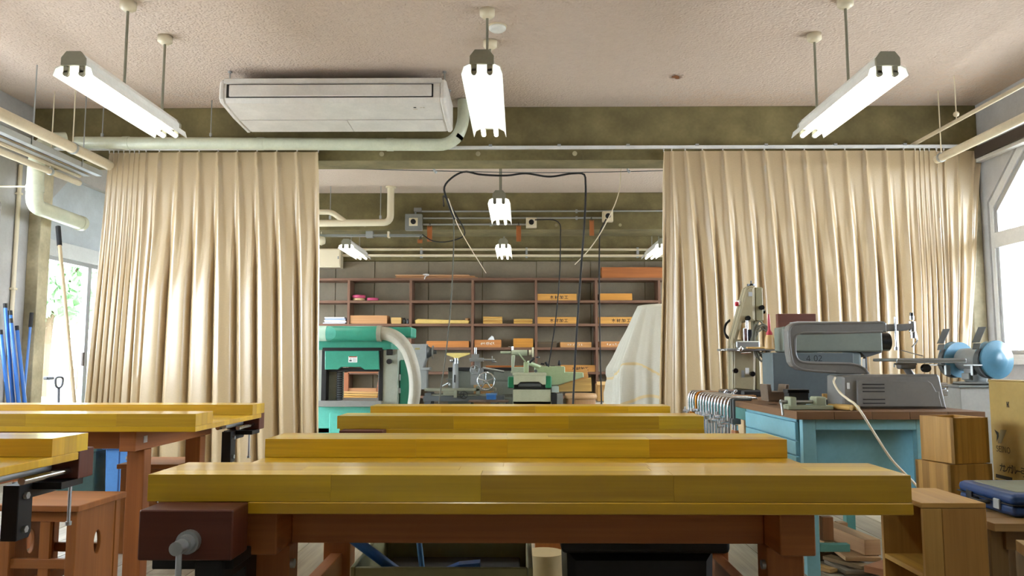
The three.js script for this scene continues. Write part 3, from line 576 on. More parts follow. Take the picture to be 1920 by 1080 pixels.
cable('power_cable', 'dark cable hanging from right junction box past the shelf', [[1.169, 2.898, -10.43], [1.118, 2.796, -10.42], [1.088, 2.738, -10.42], [1.07, 2.389, -10.42], [1.067, 1.386, -10.42], [1.078, 0.435, -10.42], [1.08, 0.02, -10.42]], 0.009, M.rubber);
cable('pull_cord', 'pale pull cord slanting from ceiling past right junction box', [[1.22, 3.30, -9.2], [1.159, 2.93, -9.05], [0.967, 2.513, -9], [0.841, 2.324, -9.2], [0.684, 2.174, -9.6]], 0.006, M.cream);
cable('pull_cord', 'brown cord sagging from grey junction box to cable loop', [[-1.32, 2.689, -10.44], [-1.161, 2.58, -10.3], [-0.947, 2.558, -10.2], [-0.733, 2.623, -10.1], [-0.806, 2.811, -9.6], [-0.878, 2.898, -9.0], [-0.75, 2.5, -7.55]], 0.008, M.rubber);
cable('pull_cord', 'pale string running from the cable loop towards the shelf', [[-0.701, 2.562, -7.5], [-0.665, 2.43, -8.2], [-0.587, 2.311, -9.0], [-0.439, 2.115, -10.0]], 0.005, M.cream);

// ---------------------------------------------------------------- rear room: shelf and its contents
const shelfWood = wood(0x7d5c48, 0.7);
{
  const zf = -13.65, zr = -14.035, s = thing('shelf_unit', 'tall open wooden shelf covering the rear wall', 'shelf', [-0.8, 0, -13.85]);
  const px = [-4.12, -3.02, -1.926, -0.835, 0.283, 1.343, 2.448, 3.55];
  for (const x of px) part('upright', bb(x - 0.022, x + 0.022, 0, 2.40, zf, zr, 0.002), shelfWood, s, { grain: 1 });
  for (const y of [2.42, 2.025, 1.615, 1.20, 0.775, 0.36]) part('shelf_board', bb(-4.16, 3.59, y - 0.022, y + 0.022, zf - (y > 2.4 ? -0.01 : 0.004), zr, 0.002), shelfWood, s);
}
const Y2 = 2.0485, Y3 = 1.6385, Y4 = 1.2235, Y5 = 0.7985, YT = 2.4435;
function woodBox(label, x0, x1, y0, h, color, marks, zf = -13.67, d = 0.3) {
  const b = thing('wooden_box', label, 'box', [(x0 + x1) / 2, y0, zf - d / 2]);
  const m = wood(color, 0.6), t = 0.012;
  part('front_board', bb(x0, x1, y0, y0 + h, zf, zf - t, 0.002), m, b); part('back_board', bb(x0, x1, y0, y0 + h, zf - d, zf - d + t, 0.002), m, b);
  for (const x of [x0, x1 - t]) part('end_board', bb(x, x + t, y0, y0 + h, zf - t, zf - d + t, 0.002), m, b, { grain: 2 });
  part('bottom', bb(x0 + t, x1 - t, y0, y0 + t, zf - t, zf - d + t, 0), m, b);
  if (marks) {
    const w = x1 - x0, P = marks === 'kanji' ? print(w, h, (g, W, H) => glyphs(g, ['tree', 'timber', 'add', 'craft'], W * 0.31, H * 0.22, H * 0.62, W * 0.125, H * 0.075, '#3a2a1c'))
      : print(w, h, (g, W, H) => { g.strokeStyle = 'rgba(240,232,215,0.85)'; g.lineWidth = H * 0.05; const R = rng(Math.round(x0 * 100)); for (let k = 0; k < 6; k++) { const cx = W * (0.22 + 0.09 * k); for (let q = 0; q < 4; q++) { g.beginPath(); g.moveTo(cx + R() * H * 0.3, H * (0.3 + R() * 0.4)); g.lineTo(cx + R() * H * 0.35, H * (0.3 + R() * 0.4)); g.stroke(); } } });
    part('lettering', plate(w * 0.98, h * 0.96, (x0 + x1) / 2, y0 + h / 2, zf + 0.0015), P, b, { keepUV: true, label: marks === 'kanji' ? 'black brushed characters' : 'white chalk marks' });
  }
  return b;
}
woodBox('lettered wooden box on the shelf row below the top', 0.31, 0.998, Y2, 0.115, 0xd9a24e, 'kanji');
woodBox('plain orange wooden box on the row below the shelf top', 1.40, 1.975, Y2, 0.12, 0xd99a3c);
woodBox('lettered wooden box in middle shelf row above the chalk-marked box', 0.31, 0.99, Y3, 0.115, 0xd9a24e, 'kanji');
woodBox('lettered wooden box partly hidden by the covered machine', 1.38, 2.10, Y3, 0.115, 0xd9a24e, 'kanji');
woodBox('brown wooden box under the pink tape rolls', -2.99, -2.34, Y3, 0.145, 0xc79564);
woodBox('small yellowish wooden block box beside the brown box', -2.27, -2.09, Y3, 0.11, 0xceab6a, undefined, -13.68, 0.16);
woodBox('chalk-marked wooden box in the fourth shelf row', 0.705, 1.25, Y4, 0.09, 0xcf9a5c, 'chalk');
woodBox('wooden box beside the covered machine in the fourth shelf row', 1.385, 1.95, Y4, 0.10, 0xcf9255, 'chalk');
woodBox('chalk-marked wooden box behind the lathe column', -0.80, -0.33, Y4, 0.13, 0xc98748, 'chalk');
woodBox('tall orange wooden box above the lathe tailstock', -0.115, 0.23, Y4, 0.155, 0xcf9032);
woodBox('long orange wooden box behind the yellow tool rest', -1.64, -0.895, Y4, 0.11, 0xcb8540);
woodBox('dark weathered wooden tray in the fourth shelf row', 0.31, 0.64, Y4, 0.10, 0x5a4a33);
woodBox('lettered wooden box in the lowest visible row behind jointer', 0.72, 1.315, Y5, 0.115, 0xc88f45, 'kanji');
{
  const zc = -13.80;
  for (const [x, y, r, h, c, l] of [[-2.87, Y2, 0.115, 0.045, 0xd6b98a, 'tan tape roll under the pink tape roll'], [-2.87, Y2 + 0.046, 0.118, 0.055, 0xd4567e, 'pink tape roll lying on the tan roll'], [-2.62, Y2, 0.105, 0.05, 0xd4567e, 'pink tape roll lying alone on the shelf']]) {
    const t = thing('tape_roll', l, 'tape roll', [x, y, zc]);
    part('tape', lathe([[r * 0.5, 0], [r, 0], [r, h], [r * 0.5, h], [r * 0.5, 0]], x, y, zc, 32), paint(c, 0.45), t); part('core', lathe([[r * 0.44, 0], [r * 0.5, 0], [r * 0.5, h], [r * 0.44, h], [r * 0.44, 0]], x, y, zc, 24), paint(0xc9b48c, 0.8), t);
  }
  for (let k = 0; k < 5; k++) single('paper_stack', ['lowest flat paper pack beside the brown box', 'second paper pack from the bottom', 'third paper pack from the bottom', 'fourth paper pack with blue print', 'topmost crumpled paper pack'][k] + ' on shelf', 'paper', [-3.28, Y3 + k * 0.024, -13.82], box(0.40 - k * 0.012, 0.022, 0.24, -3.28 + (k % 2) * 0.02, Y3 + 0.011 + k * 0.024, -13.82, 0.006, 0, (k % 3) * 0.05), paint([0xcfcdd6, 0xe6e4e2, 0xd9d6d0, 0x9fb0cf, 0xe9e9ee][k], 0.6));
  const o = thing('wrapped_parcel', 'long yellow paper parcel lying in the third shelf row', 'parcel', [-1.37, Y3, -13.8]);
  part('wrapping', [ext([[-1.84, Y3], [-0.90, Y3], [-0.885, Y3 + 0.05], [-0.93, Y3 + 0.062], [-1.30, Y3 + 0.068], [-1.80, Y3 + 0.085], [-1.85, Y3 + 0.06]], 0.2, -13.88, 0.012)], paint(0xd8b768, 0.7), o);
  part('twisted_end', lathe([[0, 0], [0.035, 0.02], [0.05, 0.06], [0.02, 0.075], [0, 0.07]], -0.93, Y3 + 0.03, -13.78, 10), paint(0xa87a48, 0.8), o);
  for (let k = 0; k < 4; k++) single('wood_strip', ['lowest yellow wood strip', 'second yellow wood strip', 'third yellow wood strip', 'top yellow wood strip'][k] + ' in the taller stack on third row', 'wood strip', [-0.48, Y3 + k * 0.031, -13.78], box(0.335, 0.028, 0.2, -0.48, Y3 + 0.015 + k * 0.031, -13.78, 0.002), wood([0xd6ab58, 0xcb9d4b, 0xdab264, 0xd3a652][k], 0.6));
  for (let k = 0; k < 3; k++) single('wood_strip', ['lowest', 'middle', 'top'][k] + ' yellow wood strip in the lower stack on third row', 'wood strip', [0.055, Y3 + k * 0.028, -13.78], box(0.33, 0.026, 0.2, 0.055, Y3 + 0.014 + k * 0.028, -13.78, 0.002), wood([0xd3a84f, 0xcf9f49, 0xdcb560][k], 0.6));
  // bundle of boards tied with white string on the shelf top
  const b = [[-2.21, -0.75, 0.0, 0xcf9f72], [-2.19, -0.80, 0.022, 0xb88458], [-2.21, -0.90, 0.044, 0xd4a77c], [-1.2, -0.45, 0.002, 0x6d3422]];
  b.forEach(([x0, x1, dy, c], k) => single('long_board', ['lowest tan board of the tied bundle', 'middle tan board of the tied bundle', 'top tan board of the tied bundle', 'dark red board beside the tied bundle'][k] + ' on shelf top', 'board', [(x0 + x1) / 2, YT + dy, -13.8], bb(x0, x1, YT + dy, YT + dy + 0.02, -13.70 - (k === 3 ? 0.13 : 0), -13.82 - (k === 3 ? 0.09 : 0), 0.002), wood(c, 0.6)));
  single('tie_string', 'white string tied around the board bundle', 'string', [-1.67, YT + 0.07, -13.72], tube([[-1.72, YT + 0.068, -13.70], [-1.66, YT + 0.075, -13.69], [-1.61, YT + 0.06, -13.688], [-1.66, YT + 0.035, -13.675], [-1.67, YT + 0.012, -13.62], [-1.68, YT - 0.03, -13.605], [-1.675, YT + 0.016, -13.618], [-1.665, YT + 0.04, -13.68], [-1.64, YT + 0.07, -13.69], [-1.70, YT + 0.05, -13.687]], 0.007, 6, 60), M.aluWhite);
  single('timber_beam', 'thick orange brown timber lying on the shelf top', 'timber', [2.1, YT, -13.8], bb(1.44, 2.95, YT, YT + 0.19, -13.66, -13.86, 0.004), wood(0xb06a30, 0.6));
  single('plastic_bag', 'crumpled clear plastic bag in the chalk-marked box', 'bag', [-0.52, Y4 + 0.1, -13.8], ext([[-0.64, Y4 + 0.02], [-0.42, Y4 + 0.02], [-0.47, Y4 + 0.19], [-0.50, Y4 + 0.205], [-0.55, Y4 + 0.16]], 0.08, -13.82, 0.01), mat(0xe8ecec, 0.3));
  const f = [];
  for (const [x, y, r] of [[-2.05, Y3, 0.032], [-1.984, Y3, 0.027]]) { const t = thing('ink_pot', r > 0.03 ? 'larger dark pot beside the yellowish block box' : 'smaller dark pot beside the yellowish block box', 'pot', [x, y, -13.75]); part('pot', lathe([[0, 0], [r, 0], [r, r * 2], [r * 0.7, r * 2.5], [0, r * 2.5]], x, y, -13.75, 16), M.iron, t); part('cap', cyl(r * 0.6, 0.02, x, y + r * 2.5 + 0.01, -13.75, 'y', 14), M.black, t); }
  void f;
}

// ---------------------------------------------------------------- rear room: thickness planer with dust hose
{
  const G = paint(0x3a9c84, 0.4), GL = paint(0x62c2b0, 0.4), zf = -9.2, p = thing('thickness_planer', 'green thickness planer with dust hood and corrugated hose', 'planer', [-1.95, 0, -9.5]);
  part('base', [qb(-2.597, 0.452, -1.614, 0.144, zf, zf - 0.75), bb(-2.55, -1.6, 0, 0.2, zf, zf - 0.75)], GL, p);
  part('base_door', qb(-2.232, 0.378, -1.689, 0.144, zf + 0.012, zf - 0.02, 0.006), GL, p);
  part('table', qb(-2.348, 0.52, -1.607, 0.452, zf + 0.1, zf - 0.7, 0.006), M.greyPaint, p);
  part('right_column', [qb(-1.617, 1.119, -1.438, 0.452, zf + 0.02, zf - 0.6, 0.006)], paint(0xaab0a3, 0.45), p);
  part('left_column', qb(-2.425, 1.119, -2.309, 0.452, zf + 0.02, zf - 0.6, 0.006), paint(0xaab0a3, 0.45), p);
  part('rear_column', qb(-2.319, 0.9, -2.159, 0.495, zf - 0.15, zf - 0.4, 0.006), paint(0xaab0a3, 0.45), p);
  part('top_cover', [qb(-2.462, 1.352, -1.51, 1.107, zf + 0.03, zf - 0.6, 0.02), qb(-1.621, 1.39, -1.304, 1.264, zf - 0.2, zf - 0.6, 0.02)], G, p);
  part('mouth_frame', [qb(-2.324, 1.138, -1.617, 1.094, zf + 0.04, zf - 0.3, 0.004), qb(-1.655, 1.119, -1.608, 0.514, zf + 0.035, zf - 0.1, 0.004), qb(-2.33, 1.119, -2.272, 0.514, zf + 0.035, zf - 0.1, 0.004), qb(-2.281, 0.9, -1.657, 0.856, zf + 0.0, zf - 0.1, 0.004)], M.black, p);
  part('cutter_guard', ext([[-2.286, 1.1], [-1.655, 1.1], [-1.645, 0.881], [-1.815, 0.881], [-1.866, 0.912], [-2.092, 0.912], [-2.13, 0.881], [-2.281, 0.881]], 0.12, zf - 0.05, 0.006), G, p);
  part('warning_plate', plate(0.105, 0.07, -1.956, 1, zf + 0.0715), print(0.105, 0.07, (g, W, H) => { g.fillStyle = '#e6e6e2'; g.fillRect(0, 0, W, H); g.fillStyle = '#b8432f'; g.fillRect(W * 0.06, 0, W * 0.88, H * 0.16); g.fillStyle = '#33363c'; g.fillRect(W * 0.22, H * 0.35, W * 0.08, H * 0.16); g.fillRect(W * 0.12, H * 0.6, W * 0.26, H * 0.22); g.fillStyle = '#9aa0a6'; for (const y of [0.35, 0.5, 0.65, 0.78]) g.fillRect(W * 0.5, H * y, W * 0.4, H * 0.05); }, 256), p, { keepUV: true, label: 'white warning plate with red bar' });
  for (const [a, b] of [[-2.139, 0.713], [-1.642, 0.7]]) { part('elevating_screw', cyl(0.035, 0.38, a, b, zf - 0.08, 'y', 16), M.black, p); for (let k = 0; k < 14; k++) part('screw_thread', cyl(0.042, 0.012, a, b - 0.18 + k * 0.027, zf - 0.08, 'y', 14), M.iron, p); }
  part('push_button', [qb(-1.567, 1.119, -1.496, 1.05, zf + 0.02, zf + 0.06, 0.006)], M.black, p); part('knob', cyl(0.03, 0.05, -1.533, 0.975, zf + 0.045, 'z', 18), M.black, p);
  part('side_door', [qb(-1.426, 0.994, -1.269, 0.465, zf - 0.1, zf - 0.5, 0.006)], G, p);
  part('hinge', qb(-1.443, 0.825, -1.417, 0.75, zf - 0.07, zf - 0.12), M.zinc, p); part('hinge', qb(-1.441, 0.663, -1.415, 0.601, zf - 0.07, zf - 0.12), M.zinc, p);
  part('dust_hood', cyl(0.088, 0.66, -1.961, 1.302, zf + 0.09, 'x', 28), G, p);
  part('hood_inlet', lathe([[0.086, 0], [0.088, 0.06], [0.07, 0.16], [0.045, 0.24], [0, 0.26]], -2.303, 1.302, zf + 0.11, 28, 0, 0, -PI / 2), GL, p);
  part('inlet_sleeve', cyl(0.09, 0.16, -2.334, 1.302, zf + 0.11, 'x', 28), paint(0xbfe0cc, 0.4), p);
  // corrugated hose
  const pts = [[-1.671, 1.301, zf + 0.09], [-1.576, 1.301, zf + 0.09], [-1.443, 1.251, zf + 0.12], [-1.328, 1.138, zf + 0.15], [-1.256, 0.975, zf + 0.16], [-1.217, 0.8, zf + 0.16], [-1.214, 0.62, zf + 0.15], [-1.244, 0.434, zf + 0.12], [-1.279, 0.249, zf + 0.11], [-1.289, 0.095, zf + 0.11]];
  const cv = new THREE.CatmullRomCurve3(pts.map((q) => V(...q))), hs = new THREE.TubeGeometry(cv, 190, 0.075, 20, false), hp = hs.attributes.position;
  for (let i = 0; i < hp.count; i++) { const ring = Math.floor(i / 21), c = cv.getPointAt(ring / 190), q = V().fromBufferAttribute(hp, i).sub(c), s = (1.05 - 0.22 * ring / 190) * (1 + 0.03 * (ring % 2 ? 1 : -1)); hp.setXYZ(i, c.x + q.x * s, c.y + q.y * s, c.z + q.z * s); }
  hs.computeVertexNormals(); part('dust_hose', hs, paint(0xb8b4a4, 0.55), p, { label: 'grey corrugated dust hose' });
  part('hose_collar', cyl(0.094, 0.05, -1.645, 1.301, zf + 0.09, 'x', 26), paint(0x9c9a88, 0.5), p);
}
// timber rack seen through the planer
{
  const r = thing('timber_rack', 'wooden trestle rack seen through the planer mouth', 'rack', [-2.2, 0, -10.6]), W = wood(0xb9744c, 0.6);
  part('post', qb(-2.403, 0.86, -2.33, 0.102, -10.6, -10.66), W, r, { grain: 1 }); part('post', ext([[-1.903, 0.874], [-1.859, 0.874], [-1.919, 0.102], [-2.005, 0.102]], 0.06, -10.66, 0.003), W, r, { grain: 1 });
  part('rail', qb(-2.424, 0.86, -1.873, 0.824, -10.6, -10.9), W, r); part('rail', qb(-2.419, 0.616, -1.948, 0.558, -10.62, -10.68), wood(0xd09a6c, 0.6), r);
  part('foot', [bb(-2.45, -2.37, 0, 0.2, -10.58, -10.9), bb(-2.0, -1.92, 0, 0.2, -10.58, -10.9)], W, r);
  [[644, 737, 0xd8b478, 0.02], [643, 741, 0xcf9e58, 0.0], [643, 745, 0xdcb46a, -0.02]].forEach(([u, v, c, a], k) => void [u, v, c, a, k]);
  const tops = [[-2.165, 0.506], [-2.166, 0.534], [-2.166, 0.562]];
  part('shelf', qb(-2.465, 0.47, -1.821, 0.449, -10.35, -10.9), W, r);
  tops.forEach(([x, y], k) => single('timber_strip', ['lowest', 'middle', 'top'][k] + ' yellow timber strip stacked on the trestle rack', 'timber', [x, y, -10.5], box(0.52, 0.024, 0.07, x, y, -10.45 - k * 0.05, 0.002, 0, 0, -0.02), wood([0xcf9e4a, 0xdcb46a, 0xd8ac70][k], 0.6)));
}
// ---------------------------------------------------------------- rear room: wood lathe
{
  const z = -12.0, O = paint(0x8b8c78, 0.5), g = thing('wood_lathe', 'old olive grey wood lathe with handwheels and yellow tool rest', 'lathe', [-1.0, 0, z]);
  part('stand', [qb(-1.469, 0.455, -0.245, 0.375, z + 0.1, z - 0.35), bb(-1.45, -1.35, 0, 0.5, z + 0.08, z - 0.33), bb(-0.45, -0.35, 0, 0.5, z + 0.08, z - 0.33)], M.iron, g);
  part('bed', [qb(-1.454, 0.569, -0.367, 0.528, z + 0.06, z - 0.2), qb(-1.428, 0.479, -0.408, 0.448, z + 0.06, z - 0.2)], O, g);
  part('headstock', [ext([[-1.699, 1.245], [-1.445, 1.245], [-1.442, 1.024], [-1.49, 0.877], [-1.597, 0.877], [-1.697, 1.024]], 0.3, z - 0.28, 0.01), qb(-1.597, 0.877, -1.429, 0.552, z, z - 0.2), qb(-1.629, 0.885, -1.383, 0.845, z + 0.03, z - 0.22)], M.greyPaint, g);
  part('name_plate', box(0.075, 0.03, 0.006, -1.575, 1.171, z + 0.023, 0.003), paint(0x8f8452, 0.5), g);
  part('spindle', [cyl(0.11, 0.09, -1.41, 1.122, z - 0.12, 'x', 24, 0.06), cyl(0.03, 0.14, -1.369, 1.122, z - 0.12, 'x', 18)], M.iron, g);
  part('face_plate', [cyl(0.10, 0.02, -1.353, 1.122, z - 0.12, 'x', 28), cyl(0.03, 0.05, -1.328, 1.122, z - 0.12, 'x', 18)], M.steel, g);
  part('tool_rest', ext([[-1.148, 1.106], [-0.762, 1.106], [-0.778, 1.081], [-0.926, 1.032], [-0.942, 0.991], [-0.999, 0.991], [-1.016, 1.032], [-1.139, 1.081]], 0.05, z, 0.008), paint(0xd9c477, 0.45), g);
  part('rest_clamp', [lathe([[0, -0.03], [0.026, -0.015], [0.03, 0], [0.026, 0.015], [0, 0.03]], -1.048, 0.991, z + 0.03, 16), cyl(0.04, 0.09, -0.975, 0.983, z + 0.02, 'y', 18)], M.steel, g);
  part('rest_post', [cyl(0.052, 0.50, -0.989, 0.747, z + 0.0, 'y', 22, 0.042)], M.greyPaint, g); part('post_slot', box(0.022, 0.12, 0.02, -0.997, 0.715, z + 0.045, 0.008), M.black, g);
  part('clamp_lever', [rod([-1.136, 0.706, z], [-1.038, 0.707, z], 0.008), rod([-1.184, 0.601, z + 0.03], [-1.087, 0.65, z + 0.06], 0.014), lathe([[0, -0.03], [0.024, 0], [0, 0.03]], -1.07, 0.625, z + 0.06, 12)], M.steel, g);
  part('carriage', [qb(-1.167, 0.528, -0.971, 0.472, z + 0.12, z - 0.1), qb(-1.004, 0.544, -0.954, 0.431, z + 0.14, z - 0.1)], O, g); part('tail_block', qb(-0.67, 0.601, -0.612, 0.456, z + 0.06, z - 0.15), O, g);
  part('column', qb(-0.761, 0.877, -0.572, 0.617, z - 0.05, z - 0.25), M.greyPaint, g);
  part('cross_slide', [qb(-0.77, 1.032, -0.565, 0.975, z + 0.05, z - 0.25), qb(-0.746, 1.089, -0.639, 1.032, z + 0.02, z - 0.2), cyl(0.022, 0.12, -0.688, 1.13, z - 0.06, 'y', 14), qb(-0.696, 0.975, -0.614, 0.877, z, z - 0.2)], M.steel, g);
  part('feed_screw', [rod([-0.778, 1.008, z + 0.04], [-0.385, 0.999, z + 0.04], 0.014), cyl(0.05, 0.015, -0.426, 1.008, z + 0.04, 'x', 20), rod([-0.426, 0.975, z + 0.04], [-0.36, 0.967, z + 0.04], 0.01)], M.steel, g);
  const wheel = (x, y, zz, r, m, nm) => { part(nm, [new THREE.TorusGeometry(r, r * 0.10, 10, 36).translate(x, y, zz), ...[0, 1, 2, 3, 4].map((k) => rod([x, y, zz], [x + Math.cos(k * 1.2566 + 1.57) * r, y + Math.sin(k * 1.2566 + 1.57) * r, zz], r * 0.08, 8)), cyl(r * 0.2, 0.05, x, y, zz, 'z', 16), cyl(r * 0.08, 0.12, x, y, zz - 0.06, 'z', 10), cyl(r * 0.1, 0.05, x - r * 0.6, y - r * 0.75, zz + 0.03, 'z', 12)], m, g); };
  wheel(-0.691, 0.845, z + 0.06, 0.068, M.steel, 'small_handwheel'); wheel(-0.515, 0.678, z + 0.1, 0.13, M.chrome, 'large_handwheel'); wheel(-0.849, 0.472, z + 0.16, 0.055, M.black, 'bed_handwheel');
  part('shaft', [rod([-0.573, 0.877, z], [-0.245, 0.82, z], 0.018)], M.steel, g);
}
{
  const z = -12.5, b = thing('work_counter', 'low grey cabinet counter standing behind the wood lathe', 'cabinet', [-0.6, 0, z - 0.2]);
  part('top', bb(-1.15, 0.1, 0.83, 0.88, z, z - 0.5), M.black, b); part('body', bb(-1.15, 0.1, 0, 0.83, z - 0.03, z - 0.5), paint(0x70756a, 0.6), b);
  for (const y of [0.2, 0.45, 0.68]) part('drawer', bb(-0.42, 0.06, y, y + 0.2, z - 0.01, z - 0.05, 0.004), paint(0x767b70, 0.6), b);
}
single('orange_board', 'long orange board lying on the grey counter behind lathe', 'board', [0.05, 0.88, -12.6], bb(-0.55, 0.12, 0.881, 0.91, -12.55, -12.75, 0.003), wood(0xb9702e, 0.55));
{
  const k = thing('cardboard_box', 'brown cardboard box standing behind the large lathe handwheel', 'box', [-0.55, 0, -12.42]);
  part('carton', bb(-0.73, -0.42, 0.01, 0.61, -12.37, -12.47, 0.004), paint(0xcb9d62, 0.8), k); part('flap', box(0.28, 0.006, 0.09, -0.575, 0.614, -12.42, 0.001, 0.05), paint(0xc4955a, 0.8), k);
  const s = thing('blue_box', 'small blue plastic box beside the lathe handwheel', 'box', [-0.43, 0.41, -11.55]);
  part('body', qb(-0.493, 0.493, -0.352, 0.419, -11.50, -11.62, 0.006), paint(0x2f6fb8, 0.35), s); part('lid', qb(-0.501, 0.508, -0.344, 0.485, -11.49, -11.63, 0.004), paint(0x5d92cf, 0.35), s);
  const t = thing('side_table', 'small dark table under the blue plastic box', 'table', [-0.4, 0, -11.55]);
  part('top', bb(-0.75, -0.17, 0.385, 0.409, -11.42, -11.68), paint(0x6b5444, 0.6), t); for (const [x, zz] of [[-0.72, -11.45], [-0.2, -11.45], [-0.72, -11.65], [-0.2, -11.65]]) part('leg', cyl(0.015, 0.385, x, 0.1925, zz), M.iron, t);
}
// ---------------------------------------------------------------- rear room: jointer and its neighbours
{
  const z = -11.0, SG = paint(0x9fae86, 0.45), DG = paint(0x1f7a52, 0.4), G2 = paint(0xb3b59a, 0.45), j = thing('jointer', 'pale green jointer planer with dark green feed bed', 'jointer', [0.15, 0, z - 0.3]);
  part('base', [qb(-0.098, 0.588, 0.432, 0.366, z, z - 0.5), bb(-0.1, 0.44, 0, 0.42, z, z - 0.5)], G2, j);
  part('feed_bed', [qb(-0.172, 0.766, -0.083, 0.603, z + 0.05, z - 0.5, 0.02), qb(0.352, 0.774, 0.441, 0.603, z + 0.05, z - 0.5, 0.02)], DG, j);
  part('bed_mouth', qb(-0.083, 0.692, 0.358, 0.596, z + 0.02, z - 0.3), M.black, j); part('roller', cyl(0.03, 0.32, 0.134, 0.647, z + 0.02, 'x', 18), M.iron, j);
  part('front_cover', ext([[-0.09, 0.781], [0.359, 0.781], [0.359, 0.655], [0.314, 0.655], [0.262, 0.692], [0.007, 0.692], [-0.038, 0.655], [-0.09, 0.655]], 0.05, z + 0.03, 0.006), G2, j);
  part('top_plate', qb(-0.105, 0.818, 0.367, 0.781, z + 0.08, z - 0.4, 0.006), G2, j);
  part('fence_post', [qb(0.052, 0.968, 0.12, 0.781, z + 0.03, z - 0.08, 0.012), rod([0.112, 0.96, z - 0.1], [0.307, 0.885, z - 0.25], 0.03), rod([-0.022, 1.095, z - 0.1], [0.075, 0.975, z - 0.05], 0.010)], SG, j);
  part('body', ext([[0.21, 0.885], [0.24, 0.908], [0.629, 0.908], [0.644, 0.893], [0.644, 0.826], [0.905, 0.819], [0.912, 0.752], [0.545, 0.64], [0.441, 0.633], [0.411, 0.752], [0.209, 0.774]], 0.30, z - 0.5, 0.01), SG, j);
  part('pivot', cyl(0.022, 0.05, 0.225, 0.841, z - 0.18, 'z', 16), M.iron, j);
  part('knob_lever', [rod([0.135, 0.96, z + 0.03], [0.203, 1.027, z + 0.05], 0.016), cyl(0.03, 0.018, 0.248, 1.035, z + 0.05, 'y', 18)], M.black, j);
  part('lever', [rod([0.367, 0.968, z - 0.3], [0.405, 0.908, z - 0.3], 0.018)], M.black, j); part('lever', [lathe([[0, 0], [0.022, 0.01], [0.018, 0.05], [0.01, 0.08], [0, 0.08]], 0.569, 0.915, z - 0.35, 14)], M.black, j);
  part('switch_strip', qb(0.442, 0.915, 0.502, 0.904, z - 0.25, z - 0.35), M.black, j); part('grip', rod([0.3, 0.945, z - 0.3], [0.352, 0.938, z - 0.3], 0.012), M.black, j);
  part('motor_box', [qb(0.441, 0.625, 0.545, 0.544, z - 0.02, z - 0.4)], paint(0xa9b7ad, 0.5), j); part('belt_guard', qb(0.44, 0.529, 0.514, 0.366, z + 0.02, z - 0.3), M.black, j); part('side_box', qb(0.515, 0.521, 0.603, 0.366, z, z - 0.3), M.greyPaint, j);
}
{
  const z = -11.9, SG = paint(0x9ba287, 0.45), t = thing('lathe_tailstock', 'pale green lathe tailstock with handwheel above the jointer', 'tailstock', [-0.05, 0.88, z]);
  part('barrel', [cyl(0.045, 0.24, -0.008, 1.108, z, 'x', 22), cyl(0.02, 0.16, -0.219, 1.113, z, 'x', 16)], SG, t);
  part('handwheel', [cyl(0.075, 0.025, 0.195, 1.117, z, 'x', 28), cyl(0.04, 0.04, 0.154, 1.112, z, 'x', 20)], paint(0xd8d2b4, 0.4), t);
  part('pedestal', [ext([[-0.13, 1.072], [-0.073, 1.072], [-0.089, 0.894], [0.081, 0.894], [0.081, 0.81], [-0.13, 0.81]], 0.12, z - 0.06, 0.01), bb(-0.14, 0.09, 0.80, 0.83, z - 0.07, z + 0.07)], SG, t);
  part('lock_lever', [cyl(0.017, 0.05, -0.114, 1.177, z, 'y', 12), rod([-0.122, 1.194, z], [-0.179, 1.202, z], 0.006)], M.chrome, t);
  const s = thing('lathe_stand', 'grey iron stand carrying the lathe tailstock', 'stand', [-0.02, 0, z]); part('column', bb(-0.11, 0.07, 0.04, 0.80, z + 0.08, z - 0.08), M.iron, s); part('foot', bb(-0.18, 0.14, 0, 0.04, z + 0.15, z - 0.15), M.iron, s);
}
{
  const z = -11.3, p = thing('panel_stack', 'pale yellow plywood sheet leaning in front of taller sheet', 'plywood', [0.85, 0.4, z]);
  part('front_sheet', ext([[0.56, 0.54], [0.56, 0.631], [1.037, 0.746], [1.043, 0.54]], 0.02, z - 0.15, 0.002), wood(0xd9b56c, 0.6), p);
  part('rear_sheet', ext([[0.652, 0.54], [0.654, 0.83], [0.992, 0.868], [1.035, 0.54]], 0.02, z - 0.3, 0.002), wood(0xd3a05c, 0.6), p);
  const c = thing('round_stool', 'round wooden tub with banded rim beside the jointer', 'tub', [0.858, 0.435, -11.12]); c.position.y = 0; bases.get(c).y = 0;
  const cx = bases.get(c).x; part('tub', lathe([[0, 0], [0.20, 0], [0.21, 0.46], [0.2, 0.47], [0, 0.47]], cx, 0, -11.12, 36), wood(0xb0885c, 0.7), c, { grain: 1 });
  part('rim', lathe([[0.19, 0.45], [0.225, 0.455], [0.232, 0.485], [0.22, 0.525], [0, 0.53]], cx, 0, -11.12, 36), wood(0xc9a478, 0.6), c);
  const k = thing('cardboard_box', 'open cardboard box between the tub and covered machine', 'box', [1.05, 0.4, -11.6]);
  part('carton', qb(1.134, 0.645, 1.312, 0.396, -11.5, -11.8), paint(0xd2a868, 0.8), k); part('flap', box(0.16, 0.006, 0.12, 1.205, 0.657, -11.5, 0.001, 0.4), paint(0xdcb67c, 0.8), k);
  const s = thing('steel_cabinet', 'low white cabinet under the open cardboard box', 'cabinet', [1.1, 0, -11.6]); part('body', bb(0.85, 1.75, 0, 0.385, -11.42, -11.95), paint(0xd9d3c8, 0.5), s); part('door', bb(0.87, 1.28, 0.03, 0.36, -11.40, -11.43), paint(0xdfd9ce, 0.5), s);
}
